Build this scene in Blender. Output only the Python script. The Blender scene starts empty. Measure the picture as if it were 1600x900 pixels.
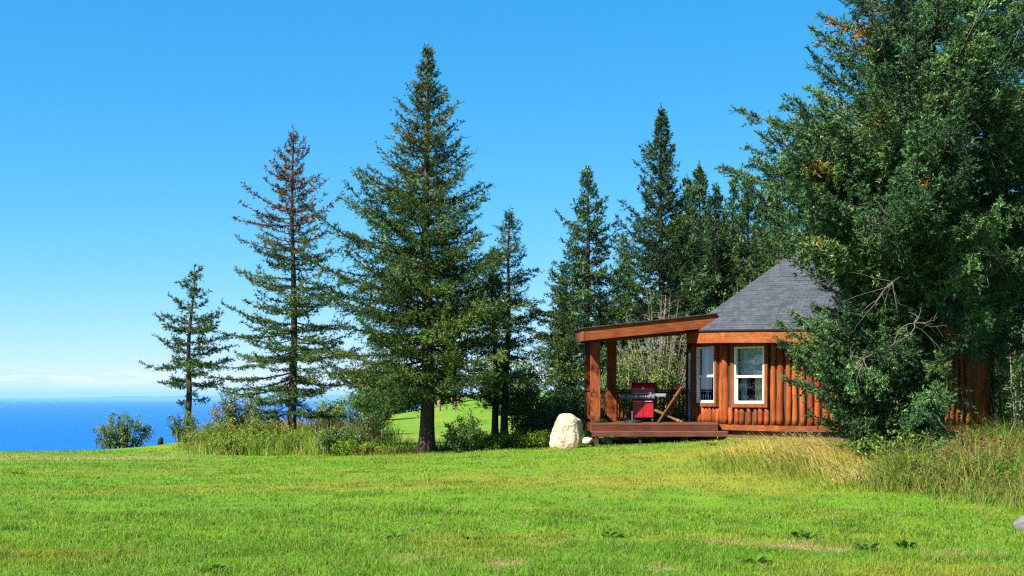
import bpy, math, random
import numpy as np
from mathutils import Vector

EYE = 1.6
K = 0.60          # base colours are written for exposure 1.25; the picture is exposed 0.75 stop higher
F = 2222.2
rng = np.random.default_rng(7)
random.seed(7)
sc = bpy.context.scene
col = sc.collection
R = math.radians

# ------------------------------------------------------------------ basics
def tag(o, label=None, cat=None, group=None, kind=None):
    if label: o['label'] = label
    if cat: o['category'] = cat
    if group: o['group'] = group
    if kind: o['kind'] = kind
    return o

def empty(name, loc, label, cat, group=None):
    o = bpy.data.objects.new(name, None)
    col.objects.link(o)
    o.location = loc
    o.empty_display_size = 0.3
    return tag(o, label, cat, group)

def origin(o):
    v = Vector((0, 0, 0))
    while o is not None:
        v += o.location
        o = o.parent
    return v

def copy_tree(o, parent=None):
    c = o.copy()
    col.objects.link(c)
    c.parent = parent
    for ch in o.children:
        copy_tree(ch, c)
    return c

def nrm(a):
    return a / np.maximum(np.linalg.norm(a, axis=-1, keepdims=True), 1e-9)

def at(px, D):
    return (px - 800.0) / F * D

def smooth(a, b, x):
    t = np.clip((x - a) / (b - a), 0, 1)
    return t * t * (3 - 2 * t)

_perm = rng.random((256, 256))
def vnoise(x, y, s, k=0):
    x = np.asarray(x, float) / s + 37.3 * k + 1000
    y = np.asarray(y, float) / s + 11.7 * k + 1000
    xi = np.floor(x).astype(int); yi = np.floor(y).astype(int)
    fx = x - xi; fy = y - yi
    fx = fx * fx * (3 - 2 * fx); fy = fy * fy * (3 - 2 * fy)
    g = lambda a, b: _perm[a % 256, b % 256]
    return (g(xi, yi) * (1 - fx) + g(xi + 1, yi) * fx) * (1 - fy) + (g(xi, yi + 1) * (1 - fx) + g(xi + 1, yi + 1) * fx) * fy

class MB:
    """collects shapes (world coordinates) and links them as one mesh object"""
    def __init__(s):
        s.v = []; s.f = []; s.c = []; s.uv = []; s.cur = (1, 1, 1)
    def add(s, vs, fs, c=None):
        n = len(s.v)
        s.v.extend([tuple(map(float, p)) for p in vs])
        s.c.extend([c or s.cur] * len(vs))
        s.f.extend([tuple(i + n for i in f) for f in fs])
        return s
    def box(s, c, size, ang=0.0, tilt=None, c_=None):
        hx, hy, hz = size[0] / 2, size[1] / 2, size[2] / 2
        ca, sa = math.cos(ang), math.sin(ang)
        vs = []
        for z in (-hz, hz):
            for x, y in ((-hx, -hy), (hx, -hy), (hx, hy), (-hx, hy)):
                vs.append((c[0] + x * ca - y * sa, c[1] + x * sa + y * ca, c[2] + z))
        return s.add(vs, [(3, 2, 1, 0), (4, 5, 6, 7), (0, 1, 5, 4), (1, 2, 6, 5), (2, 3, 7, 6), (3, 0, 4, 7)], c_)
    def bar(s, p, q, w, h, up=(0, 0, 1), c_=None):
        """a squared beam from p to q, w wide (sideways) and h high"""
        p = np.array(p, float); q = np.array(q, float)
        d = nrm(q - p); u = np.array(up, float)
        sd = nrm(np.cross(d, u)); u = nrm(np.cross(sd, d))
        vs = []
        for b in (p, q):
            for i, j in ((-1, -1), (1, -1), (1, 1), (-1, 1)):
                vs.append(b + sd * w / 2 * i + u * h / 2 * j)
        return s.add(vs, [(0, 1, 2, 3), (7, 6, 5, 4), (0, 4, 5, 1), (1, 5, 6, 2), (2, 6, 7, 3), (3, 7, 4, 0)], c_)
    def prism(s, poly, z0, z1, c_=None):
        n = len(poly)
        zz0 = z0 if hasattr(z0, '__len__') else [z0] * n
        zz1 = z1 if hasattr(z1, '__len__') else [z1] * n
        vs = [(p[0], p[1], z) for p, z in zip(poly, zz0)] + [(p[0], p[1], z) for p, z in zip(poly, zz1)]
        fs = [tuple(range(n - 1, -1, -1)), tuple(range(n, 2 * n))]
        fs += [(i, (i + 1) % n, n + (i + 1) % n, n + i) for i in range(n)]
        return s.add(vs, fs, c_)
    def tube(s, pts, rad, n=6, c_=None, cap=True):
        pts = np.array(pts, float)
        rad = np.broadcast_to(np.array(rad, float), (len(pts),))
        T = nrm(np.gradient(pts, axis=0))
        ref = np.array((0.31, 0.17, 0.93))
        if abs(T[0] @ nrm(ref)) > 0.9: ref = np.array((0.9, 0.3, 0.1))
        A = nrm(np.cross(T, ref)); B = np.cross(T, A)
        an = np.arange(n) * 2 * math.pi / n
        ring = pts[:, None] + rad[:, None, None] * (A[:, None] * np.cos(an)[None, :, None] + B[:, None] * np.sin(an)[None, :, None])
        vs = ring.reshape(-1, 3)
        fs = []
        for i in range(len(pts) - 1):
            for j in range(n):
                fs.append((i * n + j, i * n + (j + 1) % n, (i + 1) * n + (j + 1) % n, (i + 1) * n + j))
        if cap:
            fs.append(tuple(range(n - 1, -1, -1)))
            m = (len(pts) - 1) * n
            fs.append(tuple(range(m, m + n)))
        return s.add(vs, fs, c_)
    def build(s, name, mat, parent=None, smooth_=False, bevel=0.0):
        me = bpy.data.meshes.new(name)
        off = origin(parent) if parent else Vector((0, 0, 0))
        me.from_pydata([(x - off.x, y - off.y, z - off.z) for x, y, z in s.v], [], s.f)
        a = me.attributes.new('col', 'FLOAT_COLOR', 'POINT')
        a.data.foreach_set('color', np.array([(c[0] * K, c[1] * K, c[2] * K, 1) for c in s.c], np.float32).ravel())
        me.materials.append(mat)
        if smooth_:
            me.polygons.foreach_set('use_smooth', [True] * len(me.polygons))
        me.update()
        o = bpy.data.objects.new(name, me)
        col.objects.link(o)
        o.parent = parent
        if bevel:
            b = o.modifiers.new('bevel', 'BEVEL'); b.width = bevel; b.segments = 2; b.limit_method = 'ANGLE'
        return o

def tri_obj(name, tris, cols, mat, parent=None, verts_per=3):
    """a mesh of loose triangles (leaves, needles, blades): tris (N,3,3), cols (N,3)"""
    N = len(tris)
    me = bpy.data.meshes.new(name)
    me.vertices.add(3 * N); me.loops.add(3 * N); me.polygons.add(N)
    me.vertices.foreach_set('co', np.ascontiguousarray(tris, np.float32).ravel())
    me.loops.foreach_set('vertex_index', np.arange(3 * N, dtype=np.int32))
    me.polygons.foreach_set('loop_start', np.arange(0, 3 * N, 3, dtype=np.int32))
    me.update(calc_edges=True)
    a = me.attributes.new('col', 'FLOAT_COLOR', 'POINT')
    c = np.ones((N, 3, 4), np.float32); c[:, :, :3] = np.asarray(cols)[:, None, :] * K
    a.data.foreach_set('color', c.ravel())
    me.materials.append(mat)
    o = bpy.data.objects.new(name, me)
    col.objects.link(o)
    o.parent = parent
    return o

# ------------------------------------------------------------------ materials
def new_mat(name):
    m = bpy.data.materials.new(name); m.use_nodes = True
    nt = m.node_tree
    b = nt.nodes['Principled BSDF']
    return m, nt, b, nt.links

def nd(nt, t, **kw):
    n = nt.nodes.new(t)
    for k, v in kw.items(): setattr(n, k, v)
    return n

def plain(name, c, rough=0.5, metal=0.0, spec=0.5, var=0.12, scale=12.0):
    m, nt, b, L = new_mat(name)
    tc = nd(nt, 'ShaderNodeTexCoord')
    nz = nd(nt, 'ShaderNodeTexNoise'); nz.inputs['Scale'].default_value = scale; nz.inputs['Detail'].default_value = 5
    L.new(tc.outputs['Object'], nz.inputs['Vector'])
    mr = nd(nt, 'ShaderNodeMapRange'); mr.inputs['To Min'].default_value = 1 - var; mr.inputs['To Max'].default_value = 1 + var
    mr.inputs['From Min'].default_value = .3; mr.inputs['From Max'].default_value = .7
    L.new(nz.outputs['Fac'], mr.inputs['Value'])
    mx = nd(nt, 'ShaderNodeVectorMath', operation='SCALE'); mx.inputs[0].default_value = [q * K for q in c[:3]]
    L.new(mr.outputs['Result'], mx.inputs['Scale'])
    L.new(mx.outputs['Vector'], b.inputs['Base Color'])
    b.inputs['Roughness'].default_value = rough; b.inputs['Metallic'].default_value = metal
    b.inputs['Specular IOR Level'].default_value = spec
    return m

def leafy(name, trans=0.28, rough=0.55, spec=0.3):
    m, nt, b, L = new_mat(name)
    at_ = nd(nt, 'ShaderNodeAttribute', attribute_name='col')
    L.new(at_.outputs['Color'], b.inputs['Base Color'])
    b.inputs['Roughness'].default_value = rough; b.inputs['Specular IOR Level'].default_value = spec
    tr = nd(nt, 'ShaderNodeBsdfTranslucent')
    hs = nd(nt, 'ShaderNodeHueSaturation'); hs.inputs['Hue'].default_value = 0.485; hs.inputs['Value'].default_value = 1.25
    L.new(at_.outputs['Color'], hs.inputs['Color']); L.new(hs.outputs['Color'], tr.inputs['Color'])
    mx = nd(nt, 'ShaderNodeMixShader'); mx.inputs['Fac'].default_value = trans
    L.new(b.outputs['BSDF'], mx.inputs[1]); L.new(tr.outputs['BSDF'], mx.inputs[2])
    L.new(mx.outputs['Shader'], nt.nodes['Material Output'].inputs['Surface'])
    return m

def grained(name, stretch=(14, 14, 1.2), rough=0.7, lo=0.5, hi=1.3, bump=0.35, spec=0.12, knots=True):
    """wood / bark: the mesh's own colour times stretched grain"""
    m, nt, b, L = new_mat(name)
    at_ = nd(nt, 'ShaderNodeAttribute', attribute_name='col')
    tc = nd(nt, 'ShaderNodeTexCoord')
    mp = nd(nt, 'ShaderNodeMapping'); mp.inputs['Scale'].default_value = stretch
    L.new(tc.outputs['Object'], mp.inputs['Vector'])
    nz = nd(nt, 'ShaderNodeTexNoise'); nz.inputs['Scale'].default_value = 1.6; nz.inputs['Detail'].default_value = 7; nz.inputs['Roughness'].default_value = .65
    L.new(mp.outputs['Vector'], nz.inputs['Vector'])
    mr = nd(nt, 'ShaderNodeMapRange'); mr.inputs['From Min'].default_value = .3; mr.inputs['From Max'].default_value = .7
    mr.inputs['To Min'].default_value = lo; mr.inputs['To Max'].default_value = hi
    L.new(nz.outputs['Fac'], mr.inputs['Value'])
    n2 = nd(nt, 'ShaderNodeTexNoise'); n2.inputs['Scale'].default_value = 3.1; n2.inputs['Detail'].default_value = 4
    L.new(tc.outputs['Object'], n2.inputs['Vector'])
    m2 = nd(nt, 'ShaderNodeMapRange'); m2.inputs['From Min'].default_value = .35; m2.inputs['From Max'].default_value = .65
    m2.inputs['To Min'].default_value = .8; m2.inputs['To Max'].default_value = 1.15
    L.new(n2.outputs['Fac'], m2.inputs['Value'])
    mu = nd(nt, 'ShaderNodeMath', operation='MULTIPLY')
    L.new(mr.outputs['Result'], mu.inputs[0]); L.new(m2.outputs['Result'], mu.inputs[1])
    sc_ = nd(nt, 'ShaderNodeVectorMath', operation='SCALE')
    L.new(at_.outputs['Color'], sc_.inputs[0]); L.new(mu.outputs['Value'], sc_.inputs['Scale'])
    L.new(sc_.outputs['Vector'], b.inputs['Base Color'])
    b.inputs['Roughness'].default_value = rough; b.inputs['Specular IOR Level'].default_value = spec
    bp = nd(nt, 'ShaderNodeBump'); bp.inputs['Strength'].default_value = bump; bp.inputs['Distance'].default_value = .02
    L.new(nz.outputs['Fac'], bp.inputs['Height']); L.new(bp.outputs['Normal'], b.inputs['Normal'])
    return m

M = {}
M['needle'] = leafy('spruce needles', .07, .6, .14)
M['leaf'] = leafy('broad leaves', .3, .55, .16)
M['blade'] = leafy('grass blades', .35, .6, .14)
M['bark'] = grained('bark', (9, 9, 2.5), .9, .5, 1.4, .8, .1)
M['wood_v'] = grained('stained wood upright', (15, 15, 1.3), .72, .48, 1.30, .35)
M['wood_h'] = grained('stained wood level', (1.2, 5, 14), .72, .55, 1.25, .3)
M['deckwood'] = grained('weathered deck wood', (1.0, 9, 9), .75, .5, 1.3, .25, .2)
M['white'] = plain('white vinyl', (.95, .96, .95), .35, 0, .5, .03)
M['steel'] = plain('brushed steel', (.55, .56, .58), .38, 1.0, .5, .08, 40)
M['grey_paint'] = plain('grey enamel', (.11, .125, .145), .4, .3, .5, .06)
M['shelf_grey'] = plain('light grey enamel', (.22, .23, .25), .5, 0, .3, .06)
M['red_paint'] = plain('red enamel', (.36, .006, .012), .35, 0, .3, .06)
M['black'] = plain('black plastic', (.018, .018, .02), .5, 0, .4, .1)
M['skirt'] = plain('brown red painted skirting', (.155, .058, .047), .7, 0, .3, .12, 3)
M['dark_in'] = plain('shadow-dark board', (.07, .04, .025), .8, 0, .2, .1, 2)
M['curtain'] = plain('curtain cloth', (1.1, 1.2, .72), .9, 0, .1, .12, 6)
M['blind'] = plain('pale blind', (.75, .9, .92), .9, 0, .1, .06, 6)

def glass_mat():
    m, nt, b, L = new_mat('window glass')
    gl = nd(nt, 'ShaderNodeBsdfGlossy'); gl.inputs['Roughness'].default_value = .02; gl.inputs['Color'].default_value = (.9, .95, 1, 1)
    tr = nd(nt, 'ShaderNodeBsdfTransparent'); tr.inputs['Color'].default_value = (.8, .86, .86, 1)
    fr = nd(nt, 'ShaderNodeFresnel'); fr.inputs['IOR'].default_value = 1.5
    ma = nd(nt, 'ShaderNodeMath', operation='MULTIPLY_ADD'); ma.inputs[1].default_value = 1.2; ma.inputs[2].default_value = .04; ma.use_clamp = True
    L.new(fr.outputs['Fac'], ma.inputs[0])
    mx = nd(nt, 'ShaderNodeMixShader')
    L.new(ma.outputs['Value'], mx.inputs['Fac']); L.new(tr.outputs['BSDF'], mx.inputs[1]); L.new(gl.outputs['BSDF'], mx.inputs[2])
    L.new(mx.outputs['Shader'], nt.nodes['Material Output'].inputs['Surface'])
    return m
M['glass'] = glass_mat()

def shingle_mat():
    m, nt, b, L = new_mat('asphalt shingles')
    uv = nd(nt, 'ShaderNodeUVMap'); uv.uv_map = 'UVMap'
    br = nd(nt, 'ShaderNodeTexBrick'); br.offset = .5; br.squash = 1.0
    br.inputs['Scale'].default_value = 1.0
    br.inputs['Brick Width'].default_value = .25; br.inputs['Row Height'].default_value = .118
    br.inputs['Mortar Size'].default_value = .007; br.inputs['Mortar Smooth'].default_value = .3
    br.inputs['Color1'].default_value = (.027, .031, .038, 1); br.inputs['Color2'].default_value = (.044, .050, .060, 1)
    br.inputs['Mortar'].default_value = (.008, .009, .011, 1)
    L.new(uv.outputs['UV'], br.inputs['Vector'])
    nz = nd(nt, 'ShaderNodeTexNoise'); nz.inputs['Scale'].default_value = 260; nz.inputs['Detail'].default_value = 3
    L.new(uv.outputs['UV'], nz.inputs['Vector'])
    n2 = nd(nt, 'ShaderNodeTexNoise'); n2.inputs['Scale'].default_value = 2.6; n2.inputs['Detail'].default_value = 3
    L.new(uv.outputs['UV'], n2.inputs['Vector'])
    ad = nd(nt, 'ShaderNodeMath', operation='ADD'); L.new(nz.outputs['Fac'], ad.inputs[0]); L.new(n2.outputs['Fac'], ad.inputs[1])
    mr = nd(nt, 'ShaderNodeMapRange'); mr.inputs['From Min'].default_value = .6; mr.inputs['From Max'].default_value = 1.4
    mr.inputs['To Min'].default_value = .65; mr.inputs['To Max'].default_value = 1.35
    L.new(ad.outputs['Value'], mr.inputs['Value'])
    s_ = nd(nt, 'ShaderNodeVectorMath', operation='SCALE')
    L.new(br.outputs['Color'], s_.inputs[0]); L.new(mr.outputs['Result'], s_.inputs['Scale'])
    L.new(s_.outputs['Vector'], b.inputs['Base Color'])
    bp = nd(nt, 'ShaderNodeBump'); bp.inputs['Strength'].default_value = .5; bp.inputs['Distance'].default_value = .012; bp.invert = True
    L.new(br.outputs['Fac'], bp.inputs['Height']); L.new(bp.outputs['Normal'], b.inputs['Normal'])
    b.inputs['Roughness'].default_value = .85; b.inputs['Specular IOR Level'].default_value = .25
    return m
M['shingle'] = shingle_mat()

def ground_mat():
    m, nt, b, L = new_mat('turf')
    at_ = nd(nt, 'ShaderNodeAttribute', attribute_name='col')
    tc = nd(nt, 'ShaderNodeTexCoord')
    nz = nd(nt, 'ShaderNodeTexNoise'); nz.inputs['Scale'].default_value = 22; nz.inputs['Detail'].default_value = 6; nz.inputs['Roughness'].default_value = .7
    mp = nd(nt, 'ShaderNodeMapping'); mp.inputs['Scale'].default_value = (1, .5, 1)
    L.new(tc.outputs['Object'], mp.inputs['Vector']); L.new(mp.outputs['Vector'], nz.inputs['Vector'])
    mr = nd(nt, 'ShaderNodeMapRange'); mr.inputs['From Min'].default_value = .3; mr.inputs['From Max'].default_value = .7
    mr.inputs['To Min'].default_value = .7; mr.inputs['To Max'].default_value = 1.3
    L.new(nz.outputs['Fac'], mr.inputs['Value'])
    s_ = nd(nt, 'ShaderNodeVectorMath', operation='SCALE')
    L.new(at_.outputs['Color'], s_.inputs[0]); L.new(mr.outputs['Result'], s_.inputs['Scale'])
    L.new(s_.outputs['Vector'], b.inputs['Base Color'])
    b.inputs['Roughness'].default_value = .9; b.inputs['Specular IOR Level'].default_value = .1
    bp = nd(nt, 'ShaderNodeBump'); bp.inputs['Strength'].default_value = .6; bp.inputs['Distance'].default_value = .06
    L.new(nz.outputs['Fac'], bp.inputs['Height']); L.new(bp.outputs['Normal'], b.inputs['Normal'])
    return m
M['turf'] = ground_mat()

def sea_mat():
    m, nt, b, L = new_mat('sea water')
    tc = nd(nt, 'ShaderNodeTexCoord')
    mp = nd(nt, 'ShaderNodeMapping'); mp.inputs['Scale'].default_value = (.012, .004, 1)
    L.new(tc.outputs['Object'], mp.inputs['Vector'])
    nz = nd(nt, 'ShaderNodeTexNoise'); nz.inputs['Scale'].default_value = 1; nz.inputs['Detail'].default_value = 8; nz.inputs['Roughness'].default_value = .6
    L.new(mp.outputs['Vector'], nz.inputs['Vector'])
    rp = nd(nt, 'ShaderNodeMix', data_type='RGBA')
    rp.inputs['A'].default_value = (.001, .055, .27, 1); rp.inputs['B'].default_value = (.0015, .078, .33, 1)
    L.new(nz.outputs['Fac'], rp.inputs['Factor'])
    L.new(rp.outputs['Result'], b.inputs['Base Color'])
    b.inputs['Roughness'].default_value = .45; b.inputs['IOR'].default_value = 1.33; b.inputs['Specular IOR Level'].default_value = .08
    bp = nd(nt, 'ShaderNodeBump'); bp.inputs['Strength'].default_value = .5; bp.inputs['Distance'].default_value = 1.5
    L.new(nz.outputs['Fac'], bp.inputs['Height']); L.new(bp.outputs['Normal'], b.inputs['Normal'])
    return m

def rock_mat():
    m, nt, b, L = new_mat('pale granite')
    tc = nd(nt, 'ShaderNodeTexCoord')
    nz = nd(nt, 'ShaderNodeTexNoise'); nz.inputs['Scale'].default_value = 2.6; nz.inputs['Detail'].default_value = 8; nz.inputs['Roughness'].default_value = .65
    L.new(tc.outputs['Object'], nz.inputs['Vector'])
    cr = nd(nt, 'ShaderNodeValToRGB')
    e = cr.color_ramp.elements
    e[0].position = .3; e[0].color = (.22, .11, .03, 1)
    e[1].position = .72; e[1].color = (.42, .38, .30, 1)
    k = cr.color_ramp.elements.new(.5); k.color = (.36, .30, .205, 1)
    L.new(nz.outputs['Fac'], cr.inputs['Fac']); L.new(cr.outputs['Color'], b.inputs['Base Color'])
    n2 = nd(nt, 'ShaderNodeTexNoise'); n2.inputs['Scale'].default_value = 7; n2.inputs['Detail'].default_value = 8
    L.new(tc.outputs['Object'], n2.inputs['Vector'])
    bp = nd(nt, 'ShaderNodeBump'); bp.inputs['Strength'].default_value = 1.0; bp.inputs['Distance'].default_value = .09
    L.new(n2.outputs['Fac'], bp.inputs['Height']); L.new(bp.outputs['Normal'], b.inputs['Normal'])
    b.inputs['Roughness'].default_value = .85
    return m
M['rock'] = rock_mat()
M['grey_rock'] = plain('grey stone', (.16, .16, .155), .85, 0, .3, .35, 6)
M['hill'] = plain('far mountain', (.05, .08, .09), .95, 0, .1, .2, .001)

# ------------------------------------------------------------------ terrain
def G(x, y):
    x = np.asarray(x, float); y = np.asarray(y, float)
    A = np.clip(.25 + .045 * x, -.05, .50)
    z = A * smooth(16, 35, y)
    z = z * (1 - .6 * smooth(42, 55, y)) + 2.1 * smooth(72, 160, y) * smooth(-13, -3, x)
    z = z + .05 * (vnoise(x, y, 6.0, 1) - .5) + .025 * (vnoise(x, y, 1.7, 2) - .5) * smooth(8, 12, np.abs(y))
    z = z + .30 * np.exp(-((x + 9.3) / 2.6) ** 2 - ((y - 48) / 4.5) ** 2)
    # a bank under the big spruce
    z = z + .18 * np.exp(-(((x - 9.3) / 3.5) ** 2 + ((y - 29.5) / 4.0) ** 2))
    d1 = x + 11.9 + .8 * (vnoise(x, y, 9, 3) - .5)
    d2 = 44.5 - y + .15 * np.minimum(x + 15, 0) * 0 + .9 * (vnoise(x, y, 7, 4) - .5)
    k = 3.0
    d = np.log(np.exp(np.clip(d1 / k, -60, 60)) + np.exp(np.clip(d2 / k, -60, 60))) * k - .0
    out = np.maximum(0, 2.0 - d)
    z = z - .05 * out ** 2 / (1 + .03 * out) - .0
    return np.maximum(z, -122.0)

def Gf(x, y): return float(G(x, y))

GREEN = np.array((.130, .290, .017)); BRIGHT = np.array((.188, .345, .021)); YEL = np.array((.31, .32, .032)); DRY = np.array((.40, .30, .13)); DEEP = np.array((.052, .165, .006))
dry_spots = [(x_, y_, rx_ * .6, ry_ * .8) for x_, y_, rx_, ry_ in [(at(1130, 15.6), 15.6, .35, .16), (at(1240, 15.2), 15.2, .5, .2), (at(1300, 14.9), 14.9, .4, .14), (at(1500, 14.4), 14.4, .5, .14), (at(1570, 14.2), 14.2, .4, .12),
             (at(860, 15.4), 15.4, .35, .12), (at(650, 14.0), 14.0, .5, .2), (at(790, 13.6), 13.6, .3, .15), (at(1040, 13.2), 13.2, .35, .12)]]
def turf_col(x, y):
    n1 = vnoise(x, y, 2.6, 5); n2 = vnoise(x, y * .35, .8, 6); n3 = vnoise(x * .35, y, 1.6, 7); n4 = vnoise(x, y, .35, 8)
    c = GREEN + (BRIGHT - GREEN) * n1[..., None]
    n5 = vnoise(x, y, 5.5, 18)
    yy = np.clip((n3 * .5 + n2 * .3 + n5 * .2 - .50) * 3.6, 0, 1) * .7
    c = c + (YEL - c) * yy[..., None]
    dp = np.clip((n4 * .5 + n1 * .3 + n2 * .2 - .58) * 4, 0, 1) * .7
    c = c + (DEEP - c) * dp[..., None]
    # mowing bands that follow the slope down to the right
    q = (y + .55 * x + 1.6 * (vnoise(x, y, 7, 20) - .5)) / 2.7
    bnd = np.clip((np.abs((q % 1) - .5) * 2 - .55) * 2.2, 0, 1) * (.35 + .65 * vnoise(x, y, 3.5, 21))
    c = c + (DEEP - c) * (bnd * .32)[..., None]
    # a dry yellowish swathe below the cabin and a tan mown strip at the far edge on the left
    sw = np.exp(-(((x - 3.4 - .12 * (y - 28)) / 3.2) ** 2)) * smooth(22, 25, y) * (1 - smooth(31.5, 34.5, y)) * (.35 + .6 * n3)
    c = c + (YEL - c) * (np.clip(sw, 0, 1) * .8)[..., None]
    st = np.exp(-((y - 39.5 - .03 * (x + 12)) / 1.1) ** 2) * (1 - smooth(-10.5, -7.5, x)) * (.5 + .5 * n2)
    c = c + (DRY - c) * np.clip(st, 0, 1)[..., None] * .85
    st = np.exp(-((y - 58 - .1 * x) / 2.0) ** 2) * .7 * smooth(-9, -6, x)
    c = c + (DRY * np.array((.9, .9, .8)) - c) * st[..., None]
    for sx, sy, rx, ry in dry_spots:
        q = np.exp(-(((x - sx) / rx) ** 2 + ((y - sy) / (ry * 1.8)) ** 2)) * np.clip(n4 * 2.2 - .25, 0, 1.3)
        c = c + (DRY - c) * np.clip(q * 1.2, 0, 1)[..., None]
    return c

def make_ground():
    ys = np.concatenate([np.linspace(-40, 8, 17), np.arange(9, 48, .2), np.arange(48, 80, .7), np.linspace(81, 330, 80)])
    xs = np.concatenate([np.linspace(-160, -32, 40), np.arange(-31, -16, .5), np.arange(-16, 22, .22), np.arange(22, 40, .7), np.linspace(42, 260, 40)])
    X, Y = np.meshgrid(xs, ys)
    Z = G(X, Y)
    v = np.stack([X, Y, Z], -1).reshape(-1, 3)
    nx, ny = len(xs), len(ys)
    i = (np.arange(ny - 1)[:, None] * nx + np.arange(nx - 1)[None]).reshape(-1)
    f = np.stack([i, i + 1, i + nx + 1, i + nx], -1)
    me = bpy.data.meshes.new('ground')
    me.from_pydata(v.tolist(), [], f.tolist())
    c = np.ones((len(v), 4), np.float32); c[:, :3] = turf_col(v[:, 0], v[:, 1]) * K * .82
    a = me.attributes.new('col', 'FLOAT_COLOR', 'POINT'); a.data.foreach_set('color', c.ravel())
    me.polygons.foreach_set('use_smooth', [True] * len(me.polygons))
    me.materials.append(M['turf'])
    o = bpy.data.objects.new('ground', me); col.objects.link(o)
    tag(o, 'mown green lawn rising gently to the cabin and the far meadow', 'ground', kind='structure')
make_ground()

sea = MB(); sea.add([(-110000, -3000, -121), (110000, -3000, -121), (110000, 112000, -121), (-110000, 112000, -121)], [(0, 1, 2, 3)])
tag(sea.build('sea', sea_mat()), 'deep blue open sea beyond the edge of the lawn', 'sea', kind='structure')

def far_hills():
    n = 220
    xs = np.linspace(-60000, 40000, n)
    prof = 110 + 230 * vnoise(xs, xs * 0, 9000, 9) + 150 * vnoise(xs, xs * 0, 2500, 10) + 40 * vnoise(xs, xs * 0, 700, 11)
    prof = prof * (.35 + .65 * smooth(-45000, -22000, xs))
    vs = []
    for x, h in zip(xs, prof):
        vs += [(x, 96000, -121), (x, 100000 + 1500 * vnoise(x, 0, 1500, 12), -121 + h), (x, 106000, -121)]
    fs = []
    for i in range(n - 1):
        a = i * 3
        fs += [(a, a + 3, a + 4, a + 1), (a + 1, a + 4, a + 5, a + 2)]
    m = MB(); m.add(vs, fs)
    tag(m.build('hills', M['hill'], smooth_=True), 'faint blue mountains across the sea', 'hills', kind='structure')
far_hills()

def haze():
    m = bpy.data.materials.new('sea air'); m.use_nodes = True
    nt = m.node_tree; nt.nodes.remove(nt.nodes['Principled BSDF'])
    v = nd(nt, 'ShaderNodeVolumePrincipled')
    v.inputs['Color'].default_value = (.22, .50, .80, 1); v.inputs['Density'].default_value = HAZE
    v.inputs['Anisotropy'].default_value = 0.0
    nt.links.new(v.outputs['Volume'], nt.nodes['Material Output'].inputs['Volume'])
    b = MB(); b.box((0, 54000, 139), (230000, 124000, 522))
    o = b.build('haze', m)
    tag(o, 'thin blue sea air over the whole scene', 'haze', kind='stuff')
HAZE = 1.7e-5
haze()

# ------------------------------------------------------------------ blades of grass
def blade_tris(x, y, h, w, lean, az, twist=None, z=None):
    """bent blades, three triangles each"""
    n = len(x)
    z = G(x, y) if z is None else z
    base = np.stack([x, y, z - .01], -1)
    d = np.stack([np.cos(az), np.sin(az), np.zeros(n)], -1)
    a2 = rng.uniform(0, math.pi, n) if twist is None else twist
    sd = np.stack([np.cos(a2), np.sin(a2), np.zeros(n)], -1) * (w / 2)[:, None]
    up = np.array((0, 0, 1.0))
    mid = base + d * (h * lean * .3)[:, None] + up * (h * .55)[:, None]
    tip = base + d * (h * lean)[:, None] + up * (h * np.sqrt(np.maximum(.1, 1 - (lean * .75) ** 2)))[:, None]
    t1 = np.stack([base - sd, base + sd, mid + sd * .8], 1)
    t2 = np.stack([base - sd, mid + sd * .8, mid - sd * .8], 1)
    t3 = np.stack([mid - sd * .8, mid + sd * .8, tip], 1)
    return np.stack([t1, t2, t3], 1).reshape(-1, 3, 3)

def lawn_blades():
    T, C = [], []
    for D0, D1, dens, h, w in ((11, 15.5, 2500, .082, .0066), (15.5, 20, 1500, .070, .0088), (20, 27, 720, .055, .0095), (27, 36, 400, .052, .012), (36, 44, 230, .055, .015)):
        wd = .43 * D1 + 1.2
        n = int(dens * (D1 - D0) * 2 * wd)
        x = rng.uniform(-wd, wd, n); y = rng.uniform(D0, D1, n)
        k = np.abs(x) < .40 * y + 1.0
        c_ = turf_col(x, y)
        dry = np.zeros(n)
        for sx, sy, rx, ry in dry_spots:
            dry = np.maximum(dry, np.exp(-(((x - sx) / rx) ** 2 + ((y - sy) / (ry * 1.8)) ** 2)))
        k &= rng.random(n) > dry * .75
        k &= ~((x > 1.9) & (y > 36.9))
        x, y, c_ = x[k], y[k], c_[k]
        n = len(x)
        tuft = vnoise(x, y, .28, 13) ** 2 * 1.1 + .5 + .9 * np.clip(vnoise(x, y, .9, 16) * 4 - 2.9, 0, 1) * np.clip(vnoise(x, y, .2, 17) * 2 - .6, 0, 1)
        hh = h * rng.uniform(.5, 1.3, n) * tuft
        tr = blade_tris(x, y, hh, w * rng.uniform(.6, 1.4, n), rng.uniform(.15, .95, n), rng.uniform(0, 6.283, n))
        f = rng.uniform(.8, 1.25, (n, 1))
        cc = c_ * f
        ym = (rng.random(n) < .10)[:, None]
        cc = np.where(ym, np.array((.36, .33, .12)) * rng.uniform(.7, 1.2, (n, 1)), cc)
        T.append(tr); C.append(np.repeat(cc, 3, 0))
    tag(tri_obj('lawn_grass', np.concatenate(T), np.concatenate(C), M['blade']), 'short mown blades of grass all over the lawn', 'grass', kind='stuff')
lawn_blades()

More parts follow.
